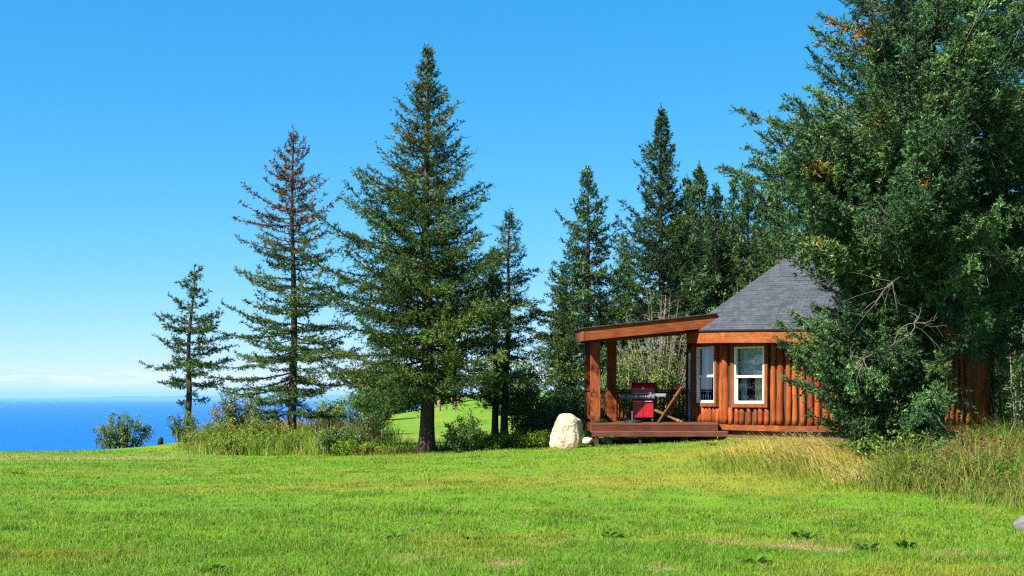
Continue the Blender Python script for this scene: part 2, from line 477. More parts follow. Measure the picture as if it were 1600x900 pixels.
def tall_grass(name, label, poly_fn, n, box, hr, wr, pal, lean=(.2, .8), az=(0, 6.283), heads=None, mat='blade'):
    x = rng.uniform(box[0], box[1], n); y = rng.uniform(box[2], box[3], n)
    p = poly_fn(x, y)
    k = rng.random(n) < p
    x, y, p = x[k], y[k], p[k]
    n = len(x)
    h = rng.uniform(hr[0], hr[1], n) * (.35 + 1.1 * vnoise(x, y, .55, 14)) * (.45 + .55 * np.clip(p, 0, 1))
    ln = rng.uniform(lean[0], lean[1], n)
    a = rng.uniform(az[0], az[1], n)
    tr = blade_tris(x, y, h, rng.uniform(wr[0], wr[1], n), ln, a)
    pal = np.array(pal)
    w_ = vnoise(x, y, .7, 15) * .75 + rng.random(n) * .5 - .12
    ii = np.clip((w_ * len(pal)).astype(int), 0, len(pal) - 1)
    cc = pal[ii] * rng.uniform(.7, 1.3, (n, 1))
    T = [tr]; C = [np.repeat(cc, 3, 0)]
    if heads:
        hc, prob, hl = heads
        s = rng.random(n) < prob
        tips = tr.reshape(n, 3, 3, 3)[s, 2, 2]
        m = len(tips); k_ = 7
        b = np.repeat(tips, k_, 0) + rng.normal(0, .012, (m * k_, 3)) - np.stack([np.zeros(m * k_), np.zeros(m * k_), rng.uniform(0, hl, m * k_)], -1)
        dd = nrm(rng.normal(0, 1, (m * k_, 3)) + np.array((0, 0, .8)))
        sd = nrm(np.cross(dd, rng.normal(0, 1, (m * k_, 3)))) * .011
        T.append(np.stack([b - sd, b + sd, b + dd * .05], 1)); C.append(np.array(hc) * rng.uniform(.6, 1.35, (m * k_, 1)))
    return tag(tri_obj(name, np.concatenate(T), np.concatenate(C), M[mat]), label, name.replace('_', ' '), kind='stuff')

# ------------------------------------------------------------------ conifers
def lerp_tab(tab, t):
    a = np.array(tab); return float(np.interp(t, a[:, 0], a[:, 1]))

def bark_tube(mb, pts, rad, n=8, c=(.10, .075, .055)):
    mb.tube(pts, rad, n, c)

def conifer(root, H, prof, o, trunk_off=(0, 0)):
    """fills root with a trunk (limbs included) and a crown of needle shoots, local coordinates"""
    rg = np.random.default_rng(o['seed'])
    base0 = np.array(origin(root))
    wood = MB()
    lean = o.get('lean', (0, 0)); lp = o.get('lean_pow', 1.0)
    def ax(z):
        t = z / H
        w = o.get('wig', .03)
        return np.array((trunk_off[0] + lean[0] * t ** lp + w * math.sin(t * 9 + o['seed']), trunk_off[1] + lean[1] * t ** lp + w * math.cos(t * 7 + o['seed'])))
    zs = np.linspace(-.15, H, 26)
    r0 = o['r0']
    rr = r0 * np.clip(1 - zs / H, 0, 1) ** .85 + .008
    rr = rr * (1 + .55 * np.exp(-np.maximum(zs, 0) / .22))
    pts = np.array([(*ax(max(z, 0)), z) for z in zs])
    bc = o.get('bark', (.085, .062, .046))
    wood.tube(pts + base0, rr, 12, bc)
    NP = []; ND = []; NC = []; NL = []; NSZ = []
    pal = np.array(o['pal'])
    z = o['hb'] * H
    sp = o['sp']
    bd, ss, k = o['bd'], o['ss'], o['k']
    a0 = rg.uniform(0, 6.28)
    tips = []
    jobs = [(zz_, az_, L_, R(e_)) for zz_, az_, L_, e_ in o.get('extra', [])]
    while z < H * .99:
        t = z / H
        step = sp * (.62 + .38 * min(1, (1 - t) * 2.2)) * rg.uniform(.7, 1.3)
        Rr = lerp_tab(prof, t)
        n = max(3, int(round(o['nper'] * rg.uniform(.75, 1.2) * (1 if t < .6 else 1 - .45 * (t - .6) / .4))))
        a0 += rg.uniform(.4, 1.3)
        for i in range(n):
            az = a0 + i * 6.2832 / n + rg.normal(0, .22)
            L = Rr * rg.uniform(o.get('lmin', .6) * (1 if t < .6 else .75), 1.15) * (1 + .0)
            if rg.random() < o.get('long', .08): L *= 1.18
            if 'asym' in o: L *= o['asym'](az, t)
            zz = z + rg.normal(0, step * .3)
            if zz > H * .985: zz = H * .985
            if 'keep' in o and not o['keep'](zz, az, rg): continue
            L = max(L, .10)
            e = R(lerp_tab(o['elev'], t) + rg.normal(0, 6))
            jobs.append((zz, az, L, e))
        z += step
    for zz, az, L, e in jobs:
        if True:
            t = zz / H
            up = o.get('up', .16) * rg.uniform(.5, 1.4); sag = o.get('sag', .12) * rg.uniform(.4, 1.5)
            dh = np.array((math.cos(az), math.sin(az), 0)); lat = np.array((-math.sin(az), math.cos(az), 0))
            nS = max(5, int(L / .22) + 2)
            s = np.linspace(0, 1, nS)
            wb = np.sin(s * rg.uniform(3, 7) + rg.uniform(0, 6)) * .035 * L * s
            b0 = np.array((*ax(zz), zz))
            P_ = b0 + dh * (L * s * math.cos(e))[:, None] + lat * wb[:, None]
            P_[:, 2] += L * (s * math.sin(e) + up * s ** 2.2 - sag * 4 * s * (1 - s) * .5)
            br = (.006 + .0085 * L) * o.get('limb', 1.0)
            wood.tube(P_ + base0, br * (1 - .85 * s) + .002, 4 if L < 2.2 else 5, o.get('limbc', bc), cap=False)
            # branchlets
            nb = int(L * bd) + 5
            s0 = min(.55, o.get('bare', .1) / max(L, .3) + .05)
            sb = s0 + (1 - s0) * np.sort(rg.random(nb)) ** .85
            pb = np.stack([np.interp(sb, s, P_[:, j]) for j in range(3)], -1)
            Tg = nrm(np.gradient(P_, axis=0))
            tb = nrm(np.stack([np.interp(sb, s, Tg[:, j]) for j in range(3)], -1))
            side = np.where(np.arange(nb) % 2 == 0, 1., -1.)
            an = np.radians(rg.uniform(28, 72, nb))
            lb = (o['bf'] * L * (1 - sb) ** .8 + o.get('bmin', .12) * (1.1 - .75 * t)) * rg.uniform(.45, 1.15, nb)
            lb = np.minimum(lb, o.get('bmax', .9))
            d = tb * np.cos(an)[:, None] + lat[None] * (side * np.sin(an))[:, None]
            d[:, 2] += rg.uniform(o.get('dz', (-.3, .1))[0], o.get('dz', (-.3, .1))[1], nb)
            # last ones run along the branch tip
            m = max(2, nb // 7)
            d[-m:] = tb[-m:] + rg.normal(0, .18, (m, 3)); lb[-m:] = np.maximum(lb[-m:], .10)
            d = nrm(d)
            ns = np.maximum(2, np.ceil(lb / ss).astype(int))
            ix = np.repeat(np.arange(nb), ns)
            cc = np.arange(len(ix)) - np.repeat(np.cumsum(ns) - ns, ns)
            u = (cc + rg.random(len(ix))) / ns[ix]
            ps = pb[ix] + d[ix] * (lb[ix] * u)[:, None]
            ps[:, 2] -= o.get('hang', .25) * lb[ix] * u ** 2
            N = len(ix)
            sd = d[ix] * .75 + rg.normal(0, .42, (N, 3)); sd[:, 2] += o.get('shup', .12)
            NP.append(ps); ND.append(nrm(sd)); NL.append(o['sl'] * rg.uniform(.55, 1.35, N))
            bsh = rg.uniform(.70, 1.35)
            ci = rg.random() * .9
            mix = np.clip(ci + rg.normal(0, .25, N), 0, .999) ** 1.35 * (len(pal) - 1)
            i0 = mix.astype(int); fr = (mix - i0)[:, None]
            c_ = (pal[i0] * (1 - fr) + pal[np.minimum(i0 + 1, len(pal) - 1)] * fr) * bsh * rg.uniform(.62, 1.45, (N, 1))
            if 'cone' in o:
                t0, pr, ccol = o['cone']
                q = (t > t0) & (rg.random(N) < pr * smooth(t0, min(1, t0 + .25), t))
                c_ = np.where(np.asarray(q)[:, None], np.array(ccol) * rg.uniform(.6, 1.4, (N, 1)), c_)
            NC.append(c_)
            if o.get('twigs'):
                for q in range(0, nb, o['twigs']):
                    e_ = pb[q] + d[q] * lb[q] * .9; e_[2] -= o.get('hang', .25) * lb[q] * .8
                    wood.tube(np.array([pb[q], (pb[q] + e_) / 2 + (0, 0, .02), e_]) + base0, [.006, .004, .002], 3, o.get('limbc', bc), cap=False)
    # leader
    lead = np.linspace(H * .93, H + .12, 14)
    NP.append(np.array([(*ax(q), q) for q in lead])); ND.append(nrm(rg.normal(0, .5, (14, 3)) + np.array((0, 0, 1.)))); NL.append(np.full(14, o['sl']))
    NC.append(np.tile(np.array(o['cone'][2]) if 'cone' in o else pal[0], (14, 1)))
    Pp = np.concatenate(NP); Dd = np.concatenate(ND); Ll = np.concatenate(NL); Cc = np.concatenate(NC)
    if 'spots' in o:
        for (sx, sy, sz, sr, scx) in o['spots']:
            near = Pp[np.argmin(np.linalg.norm(Pp - np.array((sx, sy, sz)), axis=1))]
            q = np.linalg.norm(Pp - near, axis=1) < sr * rg.uniform(.3, 1.1, len(Pp))
            Cc[q] = np.array(scx) * rg.uniform(.6, 1.3, (int(q.sum()), 1))
    N = len(Pp)
    ix = np.repeat(np.arange(N), k)
    v = rg.random(len(ix))
    b = Pp[ix] + Dd[ix] * (Ll[ix] * v)[:, None]
    nd_ = nrm(Dd[ix] * .8 + nrm(rg.normal(0, 1, (len(ix), 3))) * .75)
    sdv = nrm(np.cross(nd_, rg.normal(0, 1, (len(ix), 3))))
    nl, nw = o['needle']
    ln = nl * rg.uniform(.6, 1.35, len(ix)); wd = nw * rg.uniform(.6, 1.3, len(ix)) / 2
    tr = np.stack([b - sdv * wd[:, None], b + sdv * wd[:, None], b + nd_ * ln[:, None]], 1)
    cl = Cc[ix] * rg.uniform(.82, 1.2, (len(ix), 1))
    wood.build('trunk', M['bark'], root, smooth_=True)
    tri_obj('crown', tr, cl, M['needle'], root)
    return len(tr)

SPR = [(0.022, 0.055, 0.014), (0.040, 0.092, 0.019), (0.068, 0.134, 0.024), (0.107, 0.171, 0.034)]
SPR_Y = [(0.026, 0.067, 0.013), (0.050, 0.107, 0.015), (0.085, 0.146, 0.022), (0.130, 0.190, 0.033)]
SPR_B = [(0.032, 0.083, 0.030), (0.063, 0.144, 0.048), (0.104, 0.206, 0.062), (0.184, 0.295, 0.078)]
SPR_D = [(.018, .046, .010), (.034, .074, .013), (.070, .115, .018)]
ELEV = [(0, -14), (.25, -6), (.5, 4), (.75, 16), (.92, 34), (1, 55)]
BASE = dict(sp=.24, nper=6, elev=ELEV, bd=16, bf=.38, ss=.075, k=9, sl=.11, needle=(.062, .022), hb=.12, r0=.16, dz=(-.5, .3))

def tree(name, label, px, D, H, prof, group=None, **kw):
    x = at(px, D); z = Gf(x, D)
    root = empty(name, (x, D, z), label, 'tree', group)
    o = dict(BASE); o.update(kw)
    n = conifer(root, H, prof, o)
    print(label[:40], n)
    return root

def side(dirx, amt, lo=0, hi=1):
    return lambda az, t: 1 + amt * math.cos(az - (0 if dirx > 0 else math.pi)) * (1 if lo <= t <= hi else 0)

# 1 small leaning spruce on the edge of the bluff
tree('spruce_tree', 'small thin spruce with a leaning trunk, leftmost tree at the edge above the sea', 283, 50, 6.15,
     [(0, .6), (.25, .8), (.36, 1.2), (.5, 1.75), (.62, 1.5), (.72, .95), (.84, .75), (.93, .42), (1, .05)], seed=12, hb=.27, r0=.12, lean=(.42, 0), lean_pow=.45,
     nper=5, sp=.33, bd=14, k=7, needle=(.085, .032), sl=.12, ss=.09, pal=SPR, up=.1, sag=.1, bf=.26, lmin=.32, wig=.05, long=.2, bmax=.5, dz=(-.25, .2))
# 2 tall sparse spruce with a rusty top
tree('spruce_tree', 'tall sparse spruce with see-through layered branches and a rusty brown top', 458, 45, 10.05,
     [(0, 1.8), (.1, 2.1), (.25, 2.35), (.45, 2.3), (.58, 1.65), (.72, 1.5), (.85, .9), (.93, .45), (1, .08)], seed=23, hb=.12, r0=.14,
     nper=6.4, sp=.31, bd=14, k=6, needle=(.075, .028), sl=.10, ss=.085, pal=SPR_Y, up=.10, sag=.12, bf=.24, lmin=.38, cone=(.52, .75, (.16, .062, .035)), asym=side(-1, .1), bmax=.55, hang=.1, dz=(-.15, .1), long=.15)
# 3 the broad central spruce
def k3(zz, az, rg):
    c = math.cos(az)
    if zz < 2.35 and c > -.1: return rg.random() < .3
    if zz < 2.0: return rg.random() < .7
    return True
tree('spruce_tree', 'broad tallest spruce with a thick bare lower trunk at the lawn edge', 667, 38, 10.78,
     [(0, 2.3), (.12, 2.9), (.22, 3.2), (.36, 3.05), (.46, 2.6), (.58, 1.95), (.68, 1.5), (.76, 1.02), (.85, .62), (.91, .34), (.96, .15), (1, .04)], seed=31, hb=.155, r0=.20,
     nper=7.5, sp=.215, bd=17, k=8, pal=SPR_Y, cone=(.55, .22, (.19, .085, .03)), asym=side(-1, .08), bf=.34, elev=[(0, -12), (.2, -4), (.5, 8), (.75, 20), (.92, 36), (1, 60)], up=.12, bmax=.8, lmin=.55, keep=k3, extra=[(1.95, R(192), 1.7, R(0) - 34), (2.05, R(214), 1.5, -36), (1.9, R(170), 1.9, -24), (2.0, R(240), 1.3, -30)])
# 4 slim double-trunked spruce
def twin():
    D = 41; x = at(783, D); z = Gf(x, D)
    root = empty('spruce_tree', (x, D, z), 'slim dark spruce with two close trunks, just right of the tallest spruce', 'tree')
    o = dict(BASE); o.update(seed=41, hb=.2, r0=.11, nper=5, sp=.26, bd=14, pal=SPR_D, bf=.33, ss=.08, k=5, needle=(.075, .025), lean=(.16, 0), lmin=.45, up=.08)
    conifer(root, 6.7, [(0, .6), (.2, .85), (.4, 1.1), (.6, 1.15), (.78, .8), (.9, .4), (1, .06)], o, (.1, 0))
    o.update(seed=42, lean=(-.12, .1), r0=.10, hb=.25)
    conifer(root, 5.6, [(0, .5), (.25, .8), (.5, 1.0), (.7, .8), (.88, .4), (1, .06)], o, (-.14, .15))
twin()
# 5, 6 the spruces left of and behind the cabin
tree('spruce_tree', 'full dark green spruce behind the left end of the porch', 918, 47, 8.8,
     [(0, 1.7), (.2, 1.9), (.4, 1.85), (.55, 1.5), (.7, 1.1), (.82, .75), (.92, .42), (1, .08)], seed=51, hb=.03, r0=.15, pal=SPR, bf=.42, nper=6.5, sp=.25, bd=15, k=6, needle=(.082, .032), ss=.075, lmin=.5, long=.2)
tree('spruce_tree', 'tallest dark spruce rising behind the porch roof', 1033, 52, 11.9,
     [(0, 1.9), (.25, 2.0), (.45, 1.85), (.6, 1.6), (.72, 1.2), (.82, .8), (.92, .4), (1, .07)], seed=61, hb=.03, r0=.17, pal=SPR_D + SPR[:1], bf=.38, nper=6.5, sp=.28, bd=14, k=6, needle=(.09, .034), ss=.085,
     elev=[(0, -5), (.4, 10), (.7, 28), (.92, 45), (1, 65)], lmin=.55)

# farther spruces: three kinds, copied
far_kinds = []
for i, (sd_, H_, pal_) in enumerate(((71, 11.0, SPR_B), (72, 10.0, SPR), (73, 9.0, SPR_D))):
    far_kinds.append((sd_, H_, pal_))
far_spots = [  # px, D, H, kind, label
    (1075, 60, 10.6, 0, 'slim blue-green spruce in the row behind the cabin, next to the tallest dark spruce'),
    (1094, 66, 12.1, 1, 'pointed spruce in the row behind the cabin, highest of the middle three'),
    (1119, 62, 10.6, 2, 'dark narrow spruce in the row behind the cabin, third from its left end'),
    (1145, 68, 11.8, 0, 'blue-green spruce behind the cabin, left of the great spruce foliage'),
    (1168, 64, 11.3, 1, 'green spruce showing at the left edge of the great spruce'),
    (1190, 60, 9.9, 2, 'dark spruce half hidden behind the left side of the great spruce'),
    (1215, 58, 9.5, 1, 'green spruce behind the roof peak, mostly hidden'),
    (1300, 60, 11.5, 0, 'blue-green spruce behind the great spruce, straight above the cabin'),
    (1420, 56, 11.0, 2, 'dark spruce behind the great spruce and the right half of the cabin'),
    (1560, 52, 11.0, 1, 'green spruce behind the right end of the cabin'),
    (1625, 46, 10.5, 2, 'dark spruce at the right edge of the picture behind the cabin'),
    (1060, 70, 10.6, 1, 'green spruce in the back row just right of the tallest dark spruce'),
    (1107, 72, 10.8, 0, 'blue-green spruce in the back row, between the pointed and the narrow dark one'),
    (1132, 74, 11.0, 2, 'dark spruce in the back row, fifth from its left end'),
    (1205, 70, 11.5, 0, 'blue-green spruce in the back row beside the outer boughs of the great spruce'),
    (880, 62, 7.0, 2, 'short dark spruce filling the gap left of the full dark spruce'),
    (975, 58, 8.0, 0, 'mid-height spruce between the two spruces behind the porch'),
]
protos = {}
for px, D, H, kd, lab in far_spots:
    x = at(px, D); z = Gf(x, D)
    if kd not in protos:
        sd_, H0, pal_ = far_kinds[kd]
        r_ = empty('spruce_tree', (x, D, z), lab, 'tree', 'spruces in the wood behind the cabin')
        o = dict(BASE); o.update(seed=sd_, hb=.02, r0=.15, pal=pal_, bf=.40, nper=6.5, sp=.32, bd=12, k=6, needle=(.11, .042), ss=.10, sl=.13, lmin=.55,
                                 elev=[(0, -5), (.4, 8), (.7, 22), (.92, 42), (1, 60)])
        conifer(r_, 10.0, [(0, 1.6), (.25, 1.75), (.5, 1.4), (.7, .95), (.85, .55), (.94, .28), (1, .06)], o)
        protos[kd] = r_
        r_.scale = (H / 10 * .92, H / 10 * .92, H / 10)
    else:
        c_ = copy_tree(protos[kd])
        c_.location = (x, D, z); c_.rotation_euler.z = rng.uniform(0, 6.28); c_.scale = (H / 10 * .92, H / 10 * .92, H / 10)
        c_['label'] = lab

# the great spruce in front of the cabin and its neighbour
def great():
    D = 29; px = 1455
    x = at(px, D); z = Gf(x, D)
    root = empty('spruce_tree', (x, D, z), 'great dense spruce in front of the cabin, hiding its right half', 'tree')
    def keep(zz, az, rg):
        left = math.cos(az - R(190))
        if zz < 2.3: return left > .35
        if zz < 3.0: return left > -.1 or rg.random() < .3
        return True
    ext = []
    LT, LV = [.8, 2.3, 2.75, 3.5, 3.9, 4.4, 5.6, 6.2, 7.6, 9.0, 11.0], [2.7, 3.35, 2.5, 2.3, 3.2, 4.15, 4.3, 3.9, 3.2, 2.2, 1.2]
    rl = np.random.default_rng(5)
    for k in range(260):
        zz = rl.uniform(.9, 2.6) if k < 62 else (rl.uniform(2.4, 6.4) if k < 185 else rl.uniform(5.5, 11))
        e_ = rl.uniform(-18, 2) if zz < 2.6 else (rl.uniform(-10, 6) if zz < 6 else rl.uniform(-6, 16))
        azr = (165, 240) if zz < 3.2 else ((160, 262) if zz < 6.2 else (160, 330))
        ext.append((zz, R(rl.uniform(*azr)), float(np.interp(zz, LT, LV)) * rl.uniform(.66, 1.0), e_))
    def lp(px_, py_, D_):
        return ((at(px_, D_) - x), D_ - D, EYE + (622 - py_) / F * D_ - z)
    OR = (.42, .20, .03)
    spots = [(*lp(1312, 40, 28.0), .5, OR), (*lp(1335, 60, 27.6), .45, OR), (*lp(1305, 275, 26.6), .38, (.32, .24, .02)), (*lp(1445, 285, 25.9), .18, OR), (*lp(1310, 400, 26.0), .4, (.22, .2, .03)), (*lp(1360, 190, 26.5), .5, (.13, .16, .03))]
    o = dict(BASE); o.update(seed=81, hb=.075, r0=.27, pal=SPR_B, bf=.27, nper=7.5, sp=.34, bd=22, k=12, needle=(.060, .021), ss=.078, sl=.12, bare=.35, lmin=.62, bmax=.95, extra=ext,
                             elev=[(0, -16), (.15, -10), (.35, -4), (.6, 6), (.85, 25), (1, 55)], up=.13, sag=.16, hang=.35, keep=keep, spots=spots, bark=(.11, .08, .06), limbc=(.16, .135, .115), limb=1.2, twigs=6, long=.12,
                             dz=(-.7, .4))
    n = conifer(root, 13.2, [(0, 2.3), (.07, 2.9), (.15, 2.9), (.20, 2.3), (.25, 2.1), (.29, 2.9), (.34, 3.6), (.43, 3.75), (.48, 3.6), (.58, 3.1), (.68, 2.3), (.8, 1.5), (.9, .8), (1, .08)], o)
    print('great', n)
    # dead pale boughs
    spec = [(1395, 440, 26.2, -1.9, .7), (1428, 505, 26.2, -1.4, .6), (1490, 130, 27.4, -.9, .8), (1440, 215, 26.4, 2.6, .7), (1400, 345, 26.2, 2.9, .8), (1478, 262, 26.2, -1.6, .6),
            (1500, 215, 26.8, -.3, .5), (1380, 22, 27.6, 2.8, .9), (1525, 385, 26.6, -1.2, .7), (1350, 560, 26.4, -2.4, .6)]
    for (qx, qy, qd, ang, ln) in spec:
        mb = MB()
        p0 = np.array((at(qx, qd), qd, EYE + (622 - qy) / F * qd))
        # the bough leaves the trunk and its bare tip fans out here
        tr_ = np.array((x, D, p0[2] + .4))
        a_ = p0 + (tr_ - p0) * .35
        mb.tube([a_, (a_ + p0) / 2 + (0, 0, .06), p0], [.014, .011, .008], 5, (.20, .17, .15))
        for k in range(6):
            th = ang + random.gauss(0, .8); q = p0.copy(); P = [q.copy()]
            d = np.array((math.cos(th), random.uniform(-.45, .1), math.sin(th) * .8))
            for s in range(5):
                q = q + d * ln * random.uniform(.13, .2); d = d + np.array((random.gauss(0, .35), random.gauss(0, .15), random.gauss(-.10, .3))); P.append(q.copy())
            mb.tube(P, np.linspace(.0065, .0025, 6), 4, (.24, .21, .18), cap=False)
            for s in (2, 3, 4):
                e = P[s] + np.array((random.gauss(0, .16), random.gauss(0, .1), random.gauss(-.06, .16)))
                mb.tube([P[s], (P[s] + e) / 2 + (0, 0, .02), e], [.004, .003, .002], 3, (.24, .21, .18), cap=False)
        mb.build('dead_branch', M['bark'], root)
great()
def great2():
    D = 31.5; x = at(1640, D); z = Gf(x, D)
    root = empty('spruce_tree', (x, D, z), 'second great spruce at the right edge of the picture, its crown reaching past the top', 'tree')
    def keep(zz, az, rg): return zz > 3.0 or rg.random() < .12
    o = dict(BASE); o.update(seed=91, hb=.12, r0=.28, pal=SPR_B, bf=.27, nper=6, sp=.37, bd=20, k=7, needle=(.068, .028), ss=.075, sl=.10, bare=.4, lmin=.6, bmax=.95,
                             elev=[(0, -12), (.2, -8), (.45, 0), (.7, 12), (.9, 30), (1, 55)], up=.13, sag=.16, hang=.35, keep=keep, limbc=(.16, .135, .115), limb=1.2, twigs=6, dz=(-.7, .4))
    conifer(root, 16.0, [(0, 2.2), (.2, 2.9), (.35, 3.3), (.5, 3.3), (.65, 2.7), (.8, 1.7), (.92, .7), (1, .08)], o)
great2()

# ------------------------------------------------------------------ shrubs
def shrub(name, label, px, D, rx, ry, h, nst, nleaf, leaf, pal, stemc=(.13, .10, .07), twig=.35, seed=1, cat='shrub', gap=.0, base_w=.35, lowfrac=.12, stem_r=.012, dx=0, group=None, spread=1.0, bare_top=0.0):
    rg = np.random.default_rng(seed)
    x = at(px, D) + dx; z = Gf(x, D)
    root = empty(name, (x, D, z), label, cat, group)
    off = np.array((x, D, z))
    st = MB(); LP = []; LD = []
    for i in range(nst):
        a = rg.uniform(0, 6.283); q = math.sqrt(rg.random())
        tx, ty = rx * q * math.cos(a), ry * q * math.sin(a)
        hh = h * math.sqrt(max(.12, 1 - .75 * q * q)) * rg.uniform(.72, 1.05)
        s = np.linspace(0, 1, 7)
        bx, by = tx * base_w, ty * base_w
        P_ = np.stack([bx + (tx - bx) * s ** 1.3 * spread, by + (ty - by) * s ** 1.3 * spread, hh * s], -1) + np.cumsum(rg.normal(0, .006 * h, (7, 3)), 0) * s[:, None]
        P_[0, 2] = -.05
        st.tube(P_ + off, stem_r * (1.15 - s) * rg.uniform(.7, 1.3) + .002, 4, tuple(np.array(stemc) * rg.uniform(.75, 1.25)), cap=False)
        nt_ = max(4, int(hh * 9))
        for j in range(nt_):
            u = rg.uniform(lowfrac, 1)
            b = np.array([np.interp(u, s, P_[:, c]) for c in range(3)])
            d = nrm(np.array((rg.normal(), rg.normal(), rg.uniform(.0, 1.0))))
            l = twig * rg.uniform(.4, 1.1) * (1.15 - .6 * u)
            e = b + d * l
            if rg.random() < .6 or bare_top > 0:
                st.tube(np.array([b, (b + e) / 2 + (0, 0, .02 * l), e]) + off, [stem_r * .35, stem_r * .28, .0015], 3, stemc, cap=False)
            if bare_top and u > 1 - bare_top * rg.uniform(.6, 1.3): continue
            LP.append((b, d, l))
    st.build('stem', M['bark'], root)
    LP_ = np.array([p[0] for p in LP]); LD_ = np.array([p[1] for p in LP]); LL_ = np.array([p[2] for p in LP])
    ii = rg.integers(0, len(LP_), nleaf)
    u = rg.random(nleaf) ** .7
    b = LP_[ii] + LD_[ii] * (LL_[ii] * u)[:, None] + rg.normal(0, leaf * .7, (nleaf, 3))
    d = nrm(LD_[ii] * .4 + rg.normal(0, .6, (nleaf, 3)) + np.array((0, 0, .1)))
    nv = nrm(rg.normal(0, .75, (nleaf, 3)) + np.array((-.2, -.25, .8)))
    sd = nrm(np.cross(d, nv))
    ln = leaf * rg.uniform(.6, 1.3, nleaf); wd = ln * rg.uniform(.25, .36, nleaf)
    mid = b + d * (ln * .45)[:, None]
    a_, c_ = mid - sd * wd[:, None], mid + sd * wd[:, None]
    tip = b + d * ln[:, None]
    tr = np.stack([np.stack([b, a_, c_], 1), np.stack([a_, tip, c_], 1)], 1).reshape(-1, 3, 3)
    pal = np.array(pal)
    pc = pal[rg.integers(0, len(pal), len(LP_))]
    cc = pc[ii] * rg.uniform(.7, 1.3, (nleaf, 1))
    tri_obj('foliage', tr, np.repeat(cc, 2, 0), M['leaf'], root)
    return root

ALD = [(0.088, 0.177, 0.035), (0.127, 0.225, 0.039), (0.177, 0.255, 0.049), (0.255, 0.293, 0.058)]
WIL = [(0.079, 0.175, 0.058), (0.118, 0.220, 0.066), (0.174, 0.276, 0.083)]
GLD = [(0.234, 0.273, 0.058), (0.312, 0.312, 0.078), (0.156, 0.234, 0.058), (0.410, 0.332, 0.098)]
DRK = [(0.060, 0.144, 0.036), (0.096, 0.192, 0.044), (0.132, 0.228, 0.053)]
shrub('willow_shrub', 'dense green bush standing alone at the lawn edge against the sea', 192, 45.8, 1.0, .6, 1.18, 46, 6400, .066, WIL, seed=2, twig=.32, base_w=.6, lowfrac=.02)
shrub('willow_shrub', 'small bush around the foot of the leaning spruce', 284, 48.5, .68, .5, 1.05, 22, 3600, .062, WIL, seed=3, twig=.3)
shrub('willow_shrub', 'olive gold bush left of the sparse spruce, above the weeds', 372, 50, 1.05, .8, 1.75, 34, 6500, .07, GLD, seed=4, twig=.4)
shrub('willow_shrub', 'greener low bush at the foot of the sparse spruce', 420, 48, .8, .6, 1.15, 24, 3200, .065, GLD[:3] + ALD[:2], seed=5, twig=.35)
shrub('alder_shrub', 'round glossy-leaved bush just right of the thick spruce trunk', 728, 37.0, .66, .5, 1.0, 24, 3600, .070, DRK + ALD[:1], seed=6, twig=.28)
shrub('alder_shrub', 'leafy bush left of the boulder, beside the twin-trunk spruce', 828, 41, .85, .7, 1.75, 34, 6500, .075, ALD[:2] + DRK, seed=7, twig=.4)
shrub('alder_shrub', 'low bush in the shade behind the boulder', 872, 42, .8, .6, 1.5, 26, 4500, .075, ALD[:2] + DRK, seed=8, twig=.4)
shrub('alder_shrub', 'dark low bush under the left boughs of the tallest spruce', 528, 38.6, .75, .5, .85, 24, 4200, .06, DRK, seed=9, twig=.28)
shrub('alder_shrub', 'tall alder with bare pale stems behind the porch', 1030, 45.5, 1.5, .9, 4.7, 70, 8200, .08, ALD + DRK[:1], stemc=(.34, .29, .23), seed=10, twig=.5, stem_r=.012, bare_top=.45, base_w=.22)
shrub('alder_shrub', 'leafy alder seen through the porch behind the grill', 985, 44.2, 1.2, .7, 2.9, 34, 9500, .078, ALD, stemc=(.33, .29, .23), seed=12, twig=.45, stem_r=.018, base_w=.5)
shrub('alder_shrub', 'yellowish alder behind the left slope of the roof', 1112, 49, 1.4, 1.0, 4.9, 30, 8500, .085, [ALD[2], ALD[3], ALD[1]], stemc=(.38, .33, .26), seed=13, twig=.5, stem_r=.02, base_w=.5)
shrub('alder_shrub', 'yellow-green alder by the roof peak behind the cabin', 1172, 51, 1.4, 1.0, 5.4, 30, 8500, .085, [ALD[2], ALD[3], ALD[0]], stemc=(.38, .33, .26), seed=14, twig=.5, stem_r=.02, base_w=.5)
shrub('alder_shrub', 'dark leafy alder with pale stems at the right end of the cabin', 1588, 38.5, 1.0, .9, 3.6, 30, 7000, .075, DRK + ALD[:1], stemc=(.36, .33, .29), seed=15, twig=.5, stem_r=.02, base_w=.5)
shrub('alder_shrub', 'shaded bush with pale twigs at the right edge of the picture', 1650, 35, 1.2, .9, 3.0, 30, 7000, .075, DRK + ALD[:1], stemc=(.36, .33, .29), seed=16, twig=.5, stem_r=.02, base_w=.5)
shrub('nettle_clump', 'green broad-leaved plants under the great spruce in front of the dark wall', 1425, 27.2, 1.2, .4, .55, 40, 2600, .075, ALD[:3], seed=17, twig=.16, cat='plants', base_w=.95, stem_r=.006)
shrub('spruce_sapling', 'low bushy regrowth behind the weeds, left of the tallest spruce', 560, 39.5, .6, .5, 1.0, 18, 2600, .055, DRK + ALD[:1], seed=18, twig=.28)

# ------------------------------------------------------------------ weeds and tall grass
def ell(cx, cy, rx, ry, soft=.35):
    def f(x, y):
        q = np.sqrt(((x - cx) / rx) ** 2 + ((y - cy) / ry) ** 2)
        return np.clip((1 - q) / soft, 0, 1)
    return f
def many(*fs): return lambda x, y: np.max([f(x, y) for f in fs], 0)

